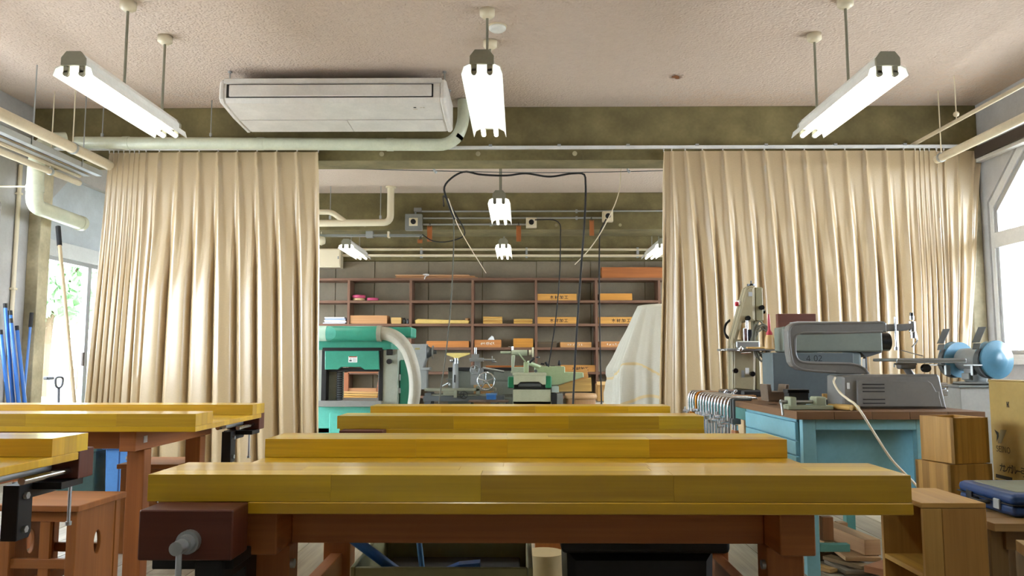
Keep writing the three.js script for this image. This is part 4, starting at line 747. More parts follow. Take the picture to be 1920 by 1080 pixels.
// ---------------------------------------------------------------- rear room: machine under a cloth cover
{
  const cx = 1.56, cz = -9.25, rows = 60, cols = 150, pos = [], idx = [], uv = [], sm = (t) => t * t * (3 - 2 * t);
  const band = (y, a) => y;
  for (let j = 0; j <= rows; j++) {
    const v = j / rows, y = v < 0.1 ? 1.655 - 0.02 * Math.pow(v / 0.1, 2) : 1.635 - (v - 0.1) / 0.9 * 1.5;
    const dn = Math.max(0, (1.64 - y) / 1.5);
    for (let c = 0; c <= cols; c++) {
      const a = c / cols * 2 * PI, top = v < 0.1 ? v / 0.1 : 1;
      const rx = top * (0.25 + 0.29 * Math.min(1, dn / 0.5) - 0.06 * sm(Math.max(0, Math.min(1, (dn - 0.75) / 0.25)))), rz = top * (0.22 + 0.22 * sm(Math.min(1, dn * 1.5)));
      const waist = 1 - 0.035 * Math.exp(-Math.pow((y - 0.86 - 0.09 * Math.sin(a * 3 + 1)) / 0.03, 2));
      const fold = 1 + top * (0.05 + 0.15 * Math.min(dn, 0.6)) * (0.9 - 1.5 * Math.pow(Math.abs(Math.sin(a * 3.5 + 0.5 + dn * 0.7)), 0.7) + 0.25 * Math.sin(a * 13 + 2 * dn) + 0.10 * Math.sin(a * 29 + 5 * dn));
      const skew = Math.cos(a) < 0 ? 1 : 0.9;
      pos.push(cx + 0.10 * (1 - dn) + Math.cos(a) * rx * fold * waist * skew, y, cz + Math.sin(a) * rz * fold * waist); uv.push(c / cols * 3, y);
    }
  }
  for (let j = 0; j < rows; j++) for (let c = 0; c < cols; c++) { const a = j * (cols + 1) + c; idx.push(a, a + 1, a + cols + 1, a + 1, a + cols + 2, a + cols + 1); }
  const g = new THREE.BufferGeometry(); g.setAttribute('position', new THREE.Float32BufferAttribute(pos, 3)); g.setAttribute('uv', new THREE.Float32BufferAttribute(uv, 2)); g.setIndex(idx); g.computeVertexNormals();
  const o = thing('covered_machine', 'tall machine under a pale grey cloth cover beside right curtain', 'covered machine', [cx, 0, cz]);
  part('cover', g, mat(0xcfcdc0, 0.8, { map: weaveTex, bumpMap: weaveBump, bumpScale: 0.0006 }), o, { keepUV: true });
  part('machine_base', bb(cx - 0.3, cx + 0.35, 0, 0.3, cz + 0.2, cz - 0.2), M.greyPaint, o);
  // tan elastic tapes sewn round the cover
  for (const [y0, k] of [[0.86, 0], [0.50, 1.4]]) {
    const ring = [], W2 = 0.017;
    const at = (a, y) => { let best = 0, bd = 9; for (let j = 0; j <= rows; j++) { const yy = pos[(j * (cols + 1)) * 3 + 1]; if (Math.abs(yy - y) < bd) { bd = Math.abs(yy - y); best = j; } } const c = Math.round(a / (2 * PI) * cols) % cols, i = (best * (cols + 1) + c) * 3; return [pos[i], y, pos[i + 2]]; };
    const bp = [], bi = [];
    for (let q = 0; q <= cols; q++) { const a = q / cols * 2 * PI, y = y0 + 0.09 * Math.sin(a * 3 + 1 + k), p = at(a, y), dx = p[0] - cx, dz = p[2] - cz, s = 1.012; bp.push(cx + dx * s, y + W2, cz + dz * s, cx + dx * s, y - W2, cz + dz * s); if (q < cols) bi.push(q * 2, q * 2 + 1, q * 2 + 2, q * 2 + 2, q * 2 + 1, q * 2 + 3); }
    const bg = new THREE.BufferGeometry(); bg.setAttribute('position', new THREE.Float32BufferAttribute(bp, 3)); bg.setIndex(bi); bg.computeVertexNormals();
    part('elastic_tape', bg, mat(0xd3bf92, 0.8), o, { label: 'tan elastic tape' }); void ring;
  }
  void band;
}

// ---------------------------------------------------------------- steel desk with machines, right side
const BLUE = paint(0x82b9c6, 0.5), TEAL = paint(0x5a948a, 0.55), DESKTOP = wood(0x7d5a38, 0.55);
const DX0 = 1.25, DX1 = 2.10, DZ0 = -3.57, DZ1 = -5.78, DH = 0.75;
{
  const d = thing('steel_desk', 'pale blue steel workshop desk with thick brown wooden top', 'desk', [1.68, 0, -4.67]);
  for (let k = 0; k < 5; k++) { const w = (DX1 - DX0) / 5; part('top_plank', bb(DX0 + w * k, DX0 + w * (k + 1) - 0.0015, DH - 0.036, DH, DZ0, DZ1, 0.002), DESKTOP, d, { grain: 2 }); }
  part('pedestal', bb(1.287, 1.86, 0.27, DH - 0.038, -3.69, -4.50, 0.004), BLUE, d);
  part('end_frame', [bb(1.285, 1.345, 0.02, DH - 0.037, -3.60, -3.64), bb(1.80, 1.86, 0.02, DH - 0.037, -3.60, -3.64), bb(1.345, 1.80, DH - 0.085, DH - 0.037, -3.60, -3.64)], BLUE, d);
  part('foot_rail', bb(1.345, 1.48, 0.125, 0.158, -3.60, -3.64), TEAL, d);
  for (const [x, z] of [[1.315, -4.45], [1.83, -4.45], [1.315, -5.65], [1.83, -5.65]]) part('leg', bb(x - 0.025, x + 0.025, 0, DH - 0.037, z - 0.025, z + 0.025), TEAL, d);
  part('drawer', bb(1.272, 1.29, 0.615, 0.695, -3.66, -4.46, 0.003), BLUE, d);
  const dr = part('drawer', bb(1.272, 1.29, 0.545, 0.608, -3.66, -4.46, 0.003), BLUE, d); part('handle', bb(1.262, 1.275, 0.565, 0.592, -3.98, -4.04), M.zinc, dr, { label: 'small chrome handle' });
  const door = part('door', bb(1.272, 1.29, 0.29, 0.538, -3.66, -4.46, 0.003), BLUE, d); part('door_panel', bb(1.266, 1.275, 0.31, 0.52, -3.70, -3.95, 0.003), BLUE, door);
  part('rear_apron', bb(1.285, 1.86, 0.64, DH - 0.037, -4.50, -5.70), TEAL, d);
  part('paint_chip', box(0.03, 0.035, 0.001, 1.50, 0.40, -3.6895, 0), paint(0xc09a5a, 0.7), d);
}
// bar clamps hanging over the left edge of the desk
{
  const R = rng(91), n = 15;
  let proto = null;
  for (let k = 0; k < n; k++) {
    const z = -4.62 - k * 0.076, drop = (R() - 0.5) * 0.05, brass = k === 11;
    if (!proto || brass) {
      const c = thing('bar_clamp', brass ? 'brass coloured bar clamp among the chrome clamps on desk edge' : 'chrome bar clamp hanging over the left edge of desk', 'clamp', [DX0, DH, z], { local: true, group: 'bar clamps hung on the desk edge' });
      const S = brass ? mat(0xc07a2e, 0.3, { metalness: 0.8 }) : M.chrome;
      part('bar', tube([[0.13, 0.010, 0], [0.05, 0.011, 0], [-0.012, 0.009, 0], [-0.028, -0.02, 0], [-0.03, -0.10, 0], [-0.03, -0.25, 0], [-0.03, -0.44, 0]], 0.0085, 8, 46), S, c);
      part('fixed_jaw', box(0.03, 0.012, 0.02, 0.125, 0.009, 0, 0.003), S, c);
      part('slider', [box(0.05, 0.02, 0.024, -0.035, -0.13, 0, 0.004), cyl(0.013, 0.03, -0.062, -0.13, 0, 'x', 12)], S, c);
      part('second_bar', rod([-0.055, -0.14, 0.012], [-0.055, -0.40, 0.012], 0.005, 8), S, c);
      part('screw', [rod([-0.06, -0.13, 0], [-0.06, -0.10, 0], 0.006, 8)], M.steel, c);
      if (!brass) proto = c; if (brass) proto.userData.label = 'chrome bar clamp hanging over the left edge of desk';
    } else { const c = copyOf(proto, [DX0, DH, z], 0); c.children.forEach((m) => { if (m.name === 'slider' || m.name === 'second_bar' || m.name === 'screw') m.position.y = drop; }); }
  }
  for (let k = 0; k < 2; k++) {
    const z = -4.50 - k * 0.05, c = thing('screw_clamp', k ? 'wood-handled screw clamp hanging next to chrome bar clamps' : 'wood-handled screw clamp hanging next to the desk drawers', 'clamp', [DX0, DH, z], { local: true });
    part('arm', [box(0.10, 0.012, 0.02, 0.02, 0.008, 0), box(0.014, 0.12, 0.02, -0.03, -0.05, 0), box(0.05, 0.03, 0.03, -0.02, -0.115, 0)], M.iron, c);
    part('ferrule', cyl(0.012, 0.03, -0.02, -0.15, 0), M.chrome, c); part('handle', lathe([[0, -0.10], [0.016, -0.10], [0.02, -0.06], [0.016, -0.01], [0.012, 0], [0, 0]], -0.02, -0.165, 0, 18), wood(0xb3733c, 0.45), c, { grain: 1 });
  }
}
// small bandsaw
{
  const z = -5.45, B = mat(0x9a8e6e, 0.4, { map: mottleTex }), s = thing('bandsaw', 'beige benchtop bandsaw with coiled cable on the desk', 'bandsaw', [1.56, DH, z]);
  const face = [[1.47, 0.78], [1.627, 0.762], [1.642, 1.115], [1.634, 1.127], [1.516, 1.127], [1.549, 1.242], [1.642, 1.26], [1.645, 1.496], [1.627, 1.507], [1.601, 1.5], [1.585, 1.485], [1.475, 1.116]];
  part('frame', ext(face, 0.12, z - 0.12, 0.006), B, s); part('edge_strip', ext(face.map(([a, b]) => [1.56 + (a - 1.56) * 1.012, 1.15 + (b - 1.15) * 1.006]), 0.012, z - 0.066, 0.002), M.black, s);
  part('front_cover', ext([[1.489, 1.104], [1.626, 1.104], [1.617, 0.777], [1.481, 0.791]], 0.012, z, 0.004), B, s);
  part('upper_cover', ext([[1.608, 1.485], [1.63, 1.485], [1.627, 1.268], [1.542, 1.249], [1.494, 1.13], [1.49, 1.145], [1.589, 1.47]], 0.012, z, 0.003), B, s);
  part('side_column', [qb(1.649, 1.496, 1.705, 1.257, z - 0.01, z - 0.16, 0.008), qb(1.65, 1.264, 1.679, 0.755, z - 0.04, z - 0.14, 0.006)], mat(0x8a8260, 0.45, { map: mottleTex }), s);
  part('table', [box(0.34, 0.016, 0.26, 1.569, 1.056, z + 0.02, 0.003), box(0.16, 0.05, 0.03, 1.556, 1.09, z + 0.10, 0.01)], M.steel, s);
  part('table_insert', [box(0.13, 0.012, 0.05, 1.603, 1.067, z + 0.14, 0.003)], wood(0xc9a866, 0.6), s);
  part('fence', [rod([1.388, 1.053, z + 0.06], [1.488, 1.049, z + 0.16], 0.006), rod([1.491, 1.03, z + 0.15], [1.561, 1.034, z + 0.15], 0.008), lathe([[0, -0.02], [0.02, 0], [0, 0.02]], 1.492, 1.06, z + 0.16, 12)], M.chrome, s);
  part('guide_post', [box(0.03, 0.14, 0.03, 1.564, 1.138, z + 0.02, 0.006), cyl(0.009, 0.08, 1.578, 1.219, z + 0.02, 'y', 12)], M.chrome, s); part('motor', qb(1.581, 1.197, 1.611, 1.071, z - 0.02, z + 0.03, 0.006), M.black, s);
  for (const [a, b] of [[1.583, 1.275], [1.488, 0.912], [1.605, 0.89]]) part('knob', cyl(0.017, 0.03, a, b, z + 0.025, 'z', 16), M.blackGloss, s);
  part('knob', cyl(0.017, 0.03, 1.686, 1.35, z + 0.01, 'z', 16), M.blackGloss, s); part('knob', cyl(0.015, 0.03, 1.715, 1.327, z - 0.06, 'x', 16), M.blackGloss, s);
  part('tension_knob', [cyl(0.028, 0.014, 1.638, 1.515, z - 0.06, 'y', 20), cyl(0.005, 0.04, 1.639, 1.526, z - 0.06, 'y', 8)], M.blackGloss, s);
  part('stop_switch', [qb(1.542, 1.406, 1.556, 1.372, z - 0.03, z - 0.09)], M.aluWhite, s); part('stop_button', cyl(0.016, 0.02, 1.534, 1.38, z - 0.06, 'x', 14), mat(0xc2263a, 0.4), s, { label: 'red stop button' });
  part('rating_plate', box(0.022, 0.05, 0.002, 1.543, 0.89, z + 0.0135, 0), M.greyPaint, s); part('white_label', box(0.026, 0.045, 0.002, 1.573, 0.909, z + 0.0135, 0), M.aluWhite, s); part('maker_plate', box(0.026, 0.03, 0.002, 1.61, 1.444, z + 0.0135, 0), M.zinc, s);
  part('base_plate', [qb(1.429, 0.78, 1.686, 0.751, z + 0.10, z - 0.18, 0.003)], M.black, s);
  const R = rng(17), coil = []; for (let k = 0; k < 40; k++) { const a = k * 0.95, q = 0.05 + 0.03 * R(), [cx, cy] = [1.661, 1.138]; coil.push([cx + Math.cos(a) * q * 0.9, cy + Math.sin(a) * q * 1.7 - 0.02 * (k % 3), z + 0.06 + 0.02 * R()]); }
  part('coiled_cable', tube(coil, 0.006, 6, 320), mat(0x5f5d4e, 0.6), s, { label: 'grey coiled power cable' });
  part('rear_cable', tube([[1.494, 1.272, z - 0.1], [1.463, 1.242, z - 0.1], [1.451, 1.197, z - 0.1], [1.468, 1.145, z - 0.1], [1.483, 1.138, z - 0.1], [1.458, 1.182, z - 0.11], [1.471, 1.242, z - 0.11], [1.494, 1.264, z - 0.1]], 0.006, 6, 60), M.rubber, s);
}
// grey belt machine marked 402
{
  const z = -4.35, GB = paint(0x5d686b, 0.5), GA = paint(0x787f74, 0.5), m = thing('sanding_machine', 'large grey machine marked 402 behind the scroll saw', 'machine', [1.75, DH, z]);
  part('cabinet', [qb(1.4, 1.025, 1.849, 0.76, z, z - 0.19, 0.006)], GB, m);
  part('belt_housing', [qb(1.469, 1.17, 2.024, 1.028, z - 0.02, z - 0.18, 0.012)], GA, m);
  part('housing_end', ext([[1.907, 1.031], [2.031, 1.04], [2.03, 1.025], [1.965, 1.004], [1.935, 0.999]], 0.2, z - 0.25, 0.004), M.iron, m);
  part('drum', [cyl(0.052, 0.10, 2.062, 1.087, z - 0.15, 'x', 28)], M.blackGloss, m);
  part('top_tray', [qb(1.559, 1.2, 1.884, 1.185, z - 0.05, z - 0.17), qb(1.55, 1.185, 2.031, 1.17, z - 0.02, z - 0.18)], M.zinc, m);
  part('pillar', qb(1.842, 1.028, 1.919, 0.758, z - 0.05, z - 0.2, 0.02), paint(0x7c8a8a, 0.5), m); part('pillar_label', box(0.018, 0.062, 0.002, 1.924, 0.96, z - 0.0485, 0), M.aluWhite, m);
  part('prop', rod([1.954, 1.022, z - 0.1], [1.957, 0.759, z - 0.1], 0.01), M.black, m);
  part('number', plate(0.17, 0.06, 1.64, 0.993, z + 0.0015), print(0.17, 0.06, (g, W, H) => { g.fillStyle = '#20272b'; g.font = `${H * 0.75}px sans-serif`; g.textBaseline = 'middle'; g.fillText('4', W * 0.18, H * 0.52); g.fillText('02', W * 0.42, H * 0.5); }, 256), m, { keepUV: true, label: 'dark hand-written 402' });
}
single('brown_board', 'dark red brown board standing behind the grey machine', 'board', [1.66, DH, -4.75], qb(1.559, 1.263, 1.789, 0.756, -4.72, -4.76, 0.003), wood(0x6e3a24, 0.5));
{
  const z = -4.42, [x, y] = [1.409, 1.037], b = thing('glue_bottle', 'glue bottle with tall red nozzle on the grey machine', 'bottle', [x, y + 0.005, z]);
  part('bottle', lathe([[0, 0], [0.026, 0], [0.028, 0.01], [0.026, 0.06], [0.018, 0.082], [0.014, 0.084], [0, 0.084]], x, y + 0.005, z, 22), mat(0xc9a46a, 0.4), b);
  part('cap', lathe([[0.017, 0], [0.018, 0.012], [0.008, 0.03], [0.007, 0.09], [0.004, 0.12], [0, 0.12]], x, y + 0.086, z, 18), mat(0xc03040, 0.4), b, { label: 'red pointed nozzle cap' });
}
// scroll saw
{
  const z = -3.86, SG = mat(0x7b7975, 0.4, { map: mottleTex, clearcoat: 0.2 }), s = thing('scroll_saw', 'grey scroll saw with deep C-shaped arm', 'scroll saw', [1.65, DH, z]);
  const out = [[1590, 604], [1497, 604], [1486, 606], [1479, 611], [1475, 620], [1476, 660], [1479, 678], [1484, 686], [1494, 692], [1520, 696], [1568, 700], [1624, 700], [1618, 690], [1604, 682], [1590, 679], [1500, 676], [1493, 673], [1490, 667], [1489, 634], [1491, 629], [1496, 627], [1560, 626], [1658, 623], [1658, 606], [1654, 603], [1645, 602], [1630, 603]];
  const P = (q) => q.map(([a, b]) => [1.31 + (a - 1475) * 0.002643, 1.168 - (b - 604) * 0.002643]);
  part('arm', ext(P(out), 0.07, z - 0.035, 0.006), SG, s);
  part('outer_rib', tube(P([[1650, 605], [1560, 606], [1498, 607], [1484, 610], [1478, 620], [1479, 660], [1483, 680], [1496, 690], [1560, 697]]).map(([a, b]) => [a, b, z + 0.034]), 0.006, 8, 80), SG, s);
  part('inner_rib', tube(P([[1650, 622], [1560, 624], [1498, 625], [1490, 630], [1488, 640], [1488, 664], [1492, 673], [1500, 678], [1590, 682], [1604, 685], [1614, 692], [1620, 699]]).map(([a, b]) => [a, b, z + 0.034]), 0.006, 8, 80), SG, s);
  const base = P([[1566, 704], [1572, 702], [1738, 700], [1742, 703], [1752, 762], [1564, 762]]);
  part('base', ext(base, 0.20, z - 0.12, 0.01), SG, s);
  part('base_cover', ext(P([[1590, 711], [1718, 711], [1725, 716], [1732, 730], [1738, 731], [1738, 740], [1742, 759], [1588, 759]]), 0.012, z + 0.078, 0.005), SG, s);
  for (const y of [718, 724.5, 731, 745, 752]) part('vent_slot', box(0.105, 0.005, 0.004, P([[1619, y]])[0][0], P([[1619, y]])[0][1], z + 0.0905, 0.001), M.black, s);
  part('blade_holder_arm', [ext(P([[1655, 608], [1700, 607], [1712, 605], [1716, 610], [1712, 614], [1698, 620], [1655, 621]]), 0.03, z - 0.015, 0.004)], SG, s);
  const hx = P([[1711, 615]])[0][0];
  part('blade_clamp', [cyl(0.016, 0.05, hx, P([[0, 612]])[0][1], z, 'y', 16), cyl(0.011, 0.02, hx, P([[0, 596]])[0][1], z, 'y', 14), cyl(0.014, 0.03, hx + 0.004, P([[0, 628]])[0][1], z, 'y', 14)], M.chrome, s); part('clamp_knob', cyl(0.009, 0.02, hx, P([[0, 590]])[0][1], z, 'y', 14), M.blackGloss, s);
  part('hold_down_rod', [cyl(0.005, 0.16, P([[1676, 0]])[0][0], P([[0, 625]])[0][1], z + 0.02, 'y', 10), cyl(0.011, 0.016, P([[1676, 0]])[0][0], P([[0, 653]])[0][1], z + 0.02, 'y', 14)], M.chrome, s);
  part('presser_foot', [tube([[hx + 0.016, P([[0, 625]])[0][1], z], [hx + 0.02, P([[0, 638]])[0][1], z], [hx - 0.005, P([[0, 650]])[0][1], z]], 0.004, 6), rod([hx - 0.07, P([[0, 656]])[0][1], z + 0.02], [hx + 0.03, P([[0, 667]])[0][1], z + 0.03], 0.003, 6)], M.chrome, s);
  const tc = P([[1719, 674]])[0];
  part('table', [box(0.33, 0.016, 0.26, tc[0], tc[1], z, 0.006), box(0.33, 0.022, 0.012, tc[0], tc[1] - 0.005, z + 0.12, 0.003)], M.steel, s);
  part('table_bracket', [rod([tc[0] - 0.08, tc[1] - 0.01, z], [tc[0] - 0.02, tc[1] - 0.10, z], 0.016), box(0.08, 0.04, 0.05, tc[0] - 0.06, tc[1] - 0.025, z, 0.01)], SG, s); part('tilt_knob', cyl(0.02, 0.025, tc[0] + 0.01, tc[1] - 0.04, z + 0.05, 'z', 16), M.blackGloss, s);
  part('scale_lever', [rod([tc[0] - 0.165, tc[1] - 0.02, z + 0.1], [tc[0] - 0.06, tc[1] - 0.02, z + 0.1], 0.005), rod([tc[0] - 0.165, tc[1] - 0.02, z + 0.1], [tc[0] - 0.165, tc[1] - 0.035, z + 0.1], 0.004)], M.steel, s);
  part('lamp_tube', [cyl(0.017, 0.09, P([[1758, 0]])[0][0], P([[0, 722]])[0][1], z - 0.03, 'x', 18), box(0.085, 0.03, 0.04, P([[1758, 0]])[0][0], P([[0, 735]])[0][1], z - 0.03, 0.006)], M.chrome, s);
  part('switch_plate', box(0.014, 0.03, 0.004, P([[1575, 0]])[0][0], P([[0, 721]])[0][1], z + 0.082, 0.002), M.aluWhite, s);
  part('power_cord', tube([[1.502, 0.899, -3.75], [1.487, 0.879, -3.73], [1.497, 0.835, -3.70], [1.511, 0.803, -3.64], [1.512, 0.775, -3.545], [1.575, 0.659, -3.525], [1.636, 0.545, -3.50], [1.714, 0.449, -3.47], [1.734, 0.415, -3.45]], 0.0055, 8, 90), M.cream, s, { label: 'white power cord' });
}
// small things lying on the desk
single('channel_block', 'rusty steel channel block on the desk beside black block', 'block', [1.53, DH, -4.15], ext([[1.285, 0.852], [1.308, 0.852], [1.312, 0.816], [1.379, 0.816], [1.386, 0.852], [1.403, 0.852], [1.395, 0.765], [1.291, 0.765]], 0.12, -4.22, 0.003).translate(0, 0.004, 0), paint(0x6d5a48, 0.5));
single('black_block', 'matt black steel block standing on the desk', 'block', [1.40, DH, -4.0], [box(0.10, 0.08, 0.07, 1.395, DH + 0.041, -3.98, 0.004), box(0.11, 0.02, 0.07, 1.395, DH + 0.076, -3.98, 0.004)], M.black);
{
  const z = -3.72, v = thing('drill_vise', 'pale green drill press vise lying on the desk front', 'vise', [1.30, DH, z]), C = paint(0x9aa085, 0.5);
  part('bed', [box(0.21, 0.02, 0.09, 1.355, DH + 0.011, z, 0.004)], C, v); part('fixed_jaw', box(0.03, 0.05, 0.09, 1.275, DH + 0.035, z, 0.006), C, v); part('moving_jaw', box(0.05, 0.05, 0.085, 1.405, DH + 0.036, z, 0.008), C, v);
  part('screw', rod([1.225, DH + 0.035, z], [1.39, DH + 0.035, z], 0.009), M.steel, v); part('bar', rod([1.232, DH - 0.025, z + 0.02], [1.232, DH + 0.045, z - 0.0], 0.006), M.steel, v);
}
for (const [k, x] of [[0, 1.495], [1, 1.525]]) single('dowel', k ? 'pale wooden dowel beside the scroll saw base' : 'pale wooden dowel touching the drill press vise', 'dowel', [x, DH, -3.68], rod([x - 0.03, DH + 0.014, -3.74], [x + 0.02, DH + 0.014, -3.61], 0.0125, 14), wood(0xd2ae62, 0.5), { grain: 2 });
single('blue_card', 'folded pale blue card behind the drill press vise', 'card', [1.46, DH, -3.95], ext([[1.42, DH + 0.002], [1.50, DH + 0.002], [1.455, DH + 0.045]], 0.08, -3.99, 0.001), paint(0x9cc0cf, 0.6));
{
  const t = thing('parts_tray', 'small dark perforated tray beside the scroll saw', 'tray', [1.53, DH, -4.08]);
  part('tray', box(0.07, 0.03, 0.08, 1.545, DH + 0.017, -4.05, 0.004), M.black, t); part('lid', box(0.075, 0.006, 0.085, 1.545, DH + 0.035, -4.05, 0.002), M.cream, t); single('wood_cube', 'tiny wooden cube on the perforated tray', 'block', [1.565, DH + 0.038, -4.05], box(0.022, 0.022, 0.022, 1.565, DH + 0.05, -4.05, 0.002), wood(0xc9a366, 0.6));
}
single('wood_offcut', 'flat wooden offcut lying below the bandsaw', 'offcut', [1.33, DH, -4.9], bb(1.30, 1.44, DH + 0.001, DH + 0.02, -4.80, -4.86), wood(0xb98d58, 0.6));
single('steel_weight', 'black steel weight in front of the bandsaw base', 'weight', [1.50, DH, -5.1], box(0.13, 0.035, 0.08, 1.50, DH + 0.019, -5.08, 0.006), M.black);
for (const [k, x] of [[0, 1.355], [1, 1.415]]) { const c = thing('toggle_clamp', k ? 'bright toggle clamp next to the bandsaw base' : 'bright toggle clamp near the end of the desk', 'clamp', [x, DH, -5.25]); part('foot', box(0.05, 0.008, 0.06, x, DH + 0.005, -5.25), M.chrome, c); part('lever', [rod([x, DH + 0.01, -5.25], [x + 0.02, DH + 0.035, -5.22], 0.01), rod([x - 0.03, DH + 0.03, -5.25], [x + 0.02, DH + 0.035, -5.23], 0.009)], M.chrome, c); }

// ---------------------------------------------------------------- bench grinder on its pedestal
{
  const z = -4.55, ps = thing('grinder_pedestal', 'grey sheet steel pedestal under the bench grinder', 'pedestal', [2.62, 0, z]);
  part('column', bb(2.46, 2.80, 0, 0.83, z + 0.14, z - 0.16), paint(0xbdb9b0, 0.5), ps); part('top_plate', bb(2.44, 2.82, 0.83, 0.842, z + 0.16, z - 0.18), M.greyPaint, ps);
  const BL = mat(0x6299b4, 0.35, { map: mottleTex, clearcoat: 0.3 }), g = thing('bench_grinder', 'bench grinder with pale blue wheel guards', 'grinder', [2.63, 0.842, z]), y = 0.985;
  const turn = -1.36, co = Math.cos(turn), si = Math.sin(turn), W = (a, b, c) => [2.63 + a * co + c * si, y + b, z - a * si + c * co];
  const T = (geo) => geo.rotateY(turn).translate(2.63, y, z);
  part('motor', [T(lathe([[0, -0.10], [0.05, -0.10], [0.066, -0.085], [0.068, 0], [0.066, 0.085], [0.05, 0.10], [0, 0.10]], 0, 0, 0, 28, 0, 0, PI / 2))], M.greyPaint, g);
  part('base', [T(lathe([[0, 0], [0.12, 0], [0.115, 0.014], [0, 0.016]], 0, -0.141, 0, 28)), T(box(0.10, 0.10, 0.09, 0, -0.085, 0, 0.02)), T(box(0.06, 0.04, 0.03, 0, -0.095, 0.055, 0.006))], M.greyPaint, g);
  for (const k of [-1, 1]) {
    part('wheel_guard', [T(cyl(0.105, 0.05, k * 0.135, 0, 0, 'x', 36)), T(lathe([[0.108, 0], [0.105, 0.006], [0.07, 0.012], [0.05, 0.026], [0.03, 0.034], [0, 0.036]], k * 0.160, 0, 0, 36, 0, 0, -k * PI / 2))], BL, g);
    part('grinding_wheel', T(cyl(0.092, 0.03, k * 0.135, -0.012, 0.03, 'x', 32)), M.iron, g);
    part('spark_shield', [T(box(0.055, 0.10, 0.004, k * 0.135, 0.14, 0.085, 0.002, -0.5)), T(box(0.05, 0.035, 0.006, k * 0.135, 0.075, 0.105, 0.002, -0.3))], M.iron, g, { label: 'tilted dark eye shield' });
    part('tool_rest', [T(box(0.07, 0.008, 0.06, k * 0.135, -0.03, 0.135, 0.002)), T(box(0.02, 0.06, 0.03, k * 0.10, -0.06, 0.10, 0.004))], M.steel, g);
    for (const a of [0.6, 2.7, 4.8]) part('guard_screw', T(cyl(0.006, 0.008, k * 0.163, Math.cos(a) * 0.094, Math.sin(a) * 0.094, 'x', 8)), M.black, g);
  }
  void W;
}

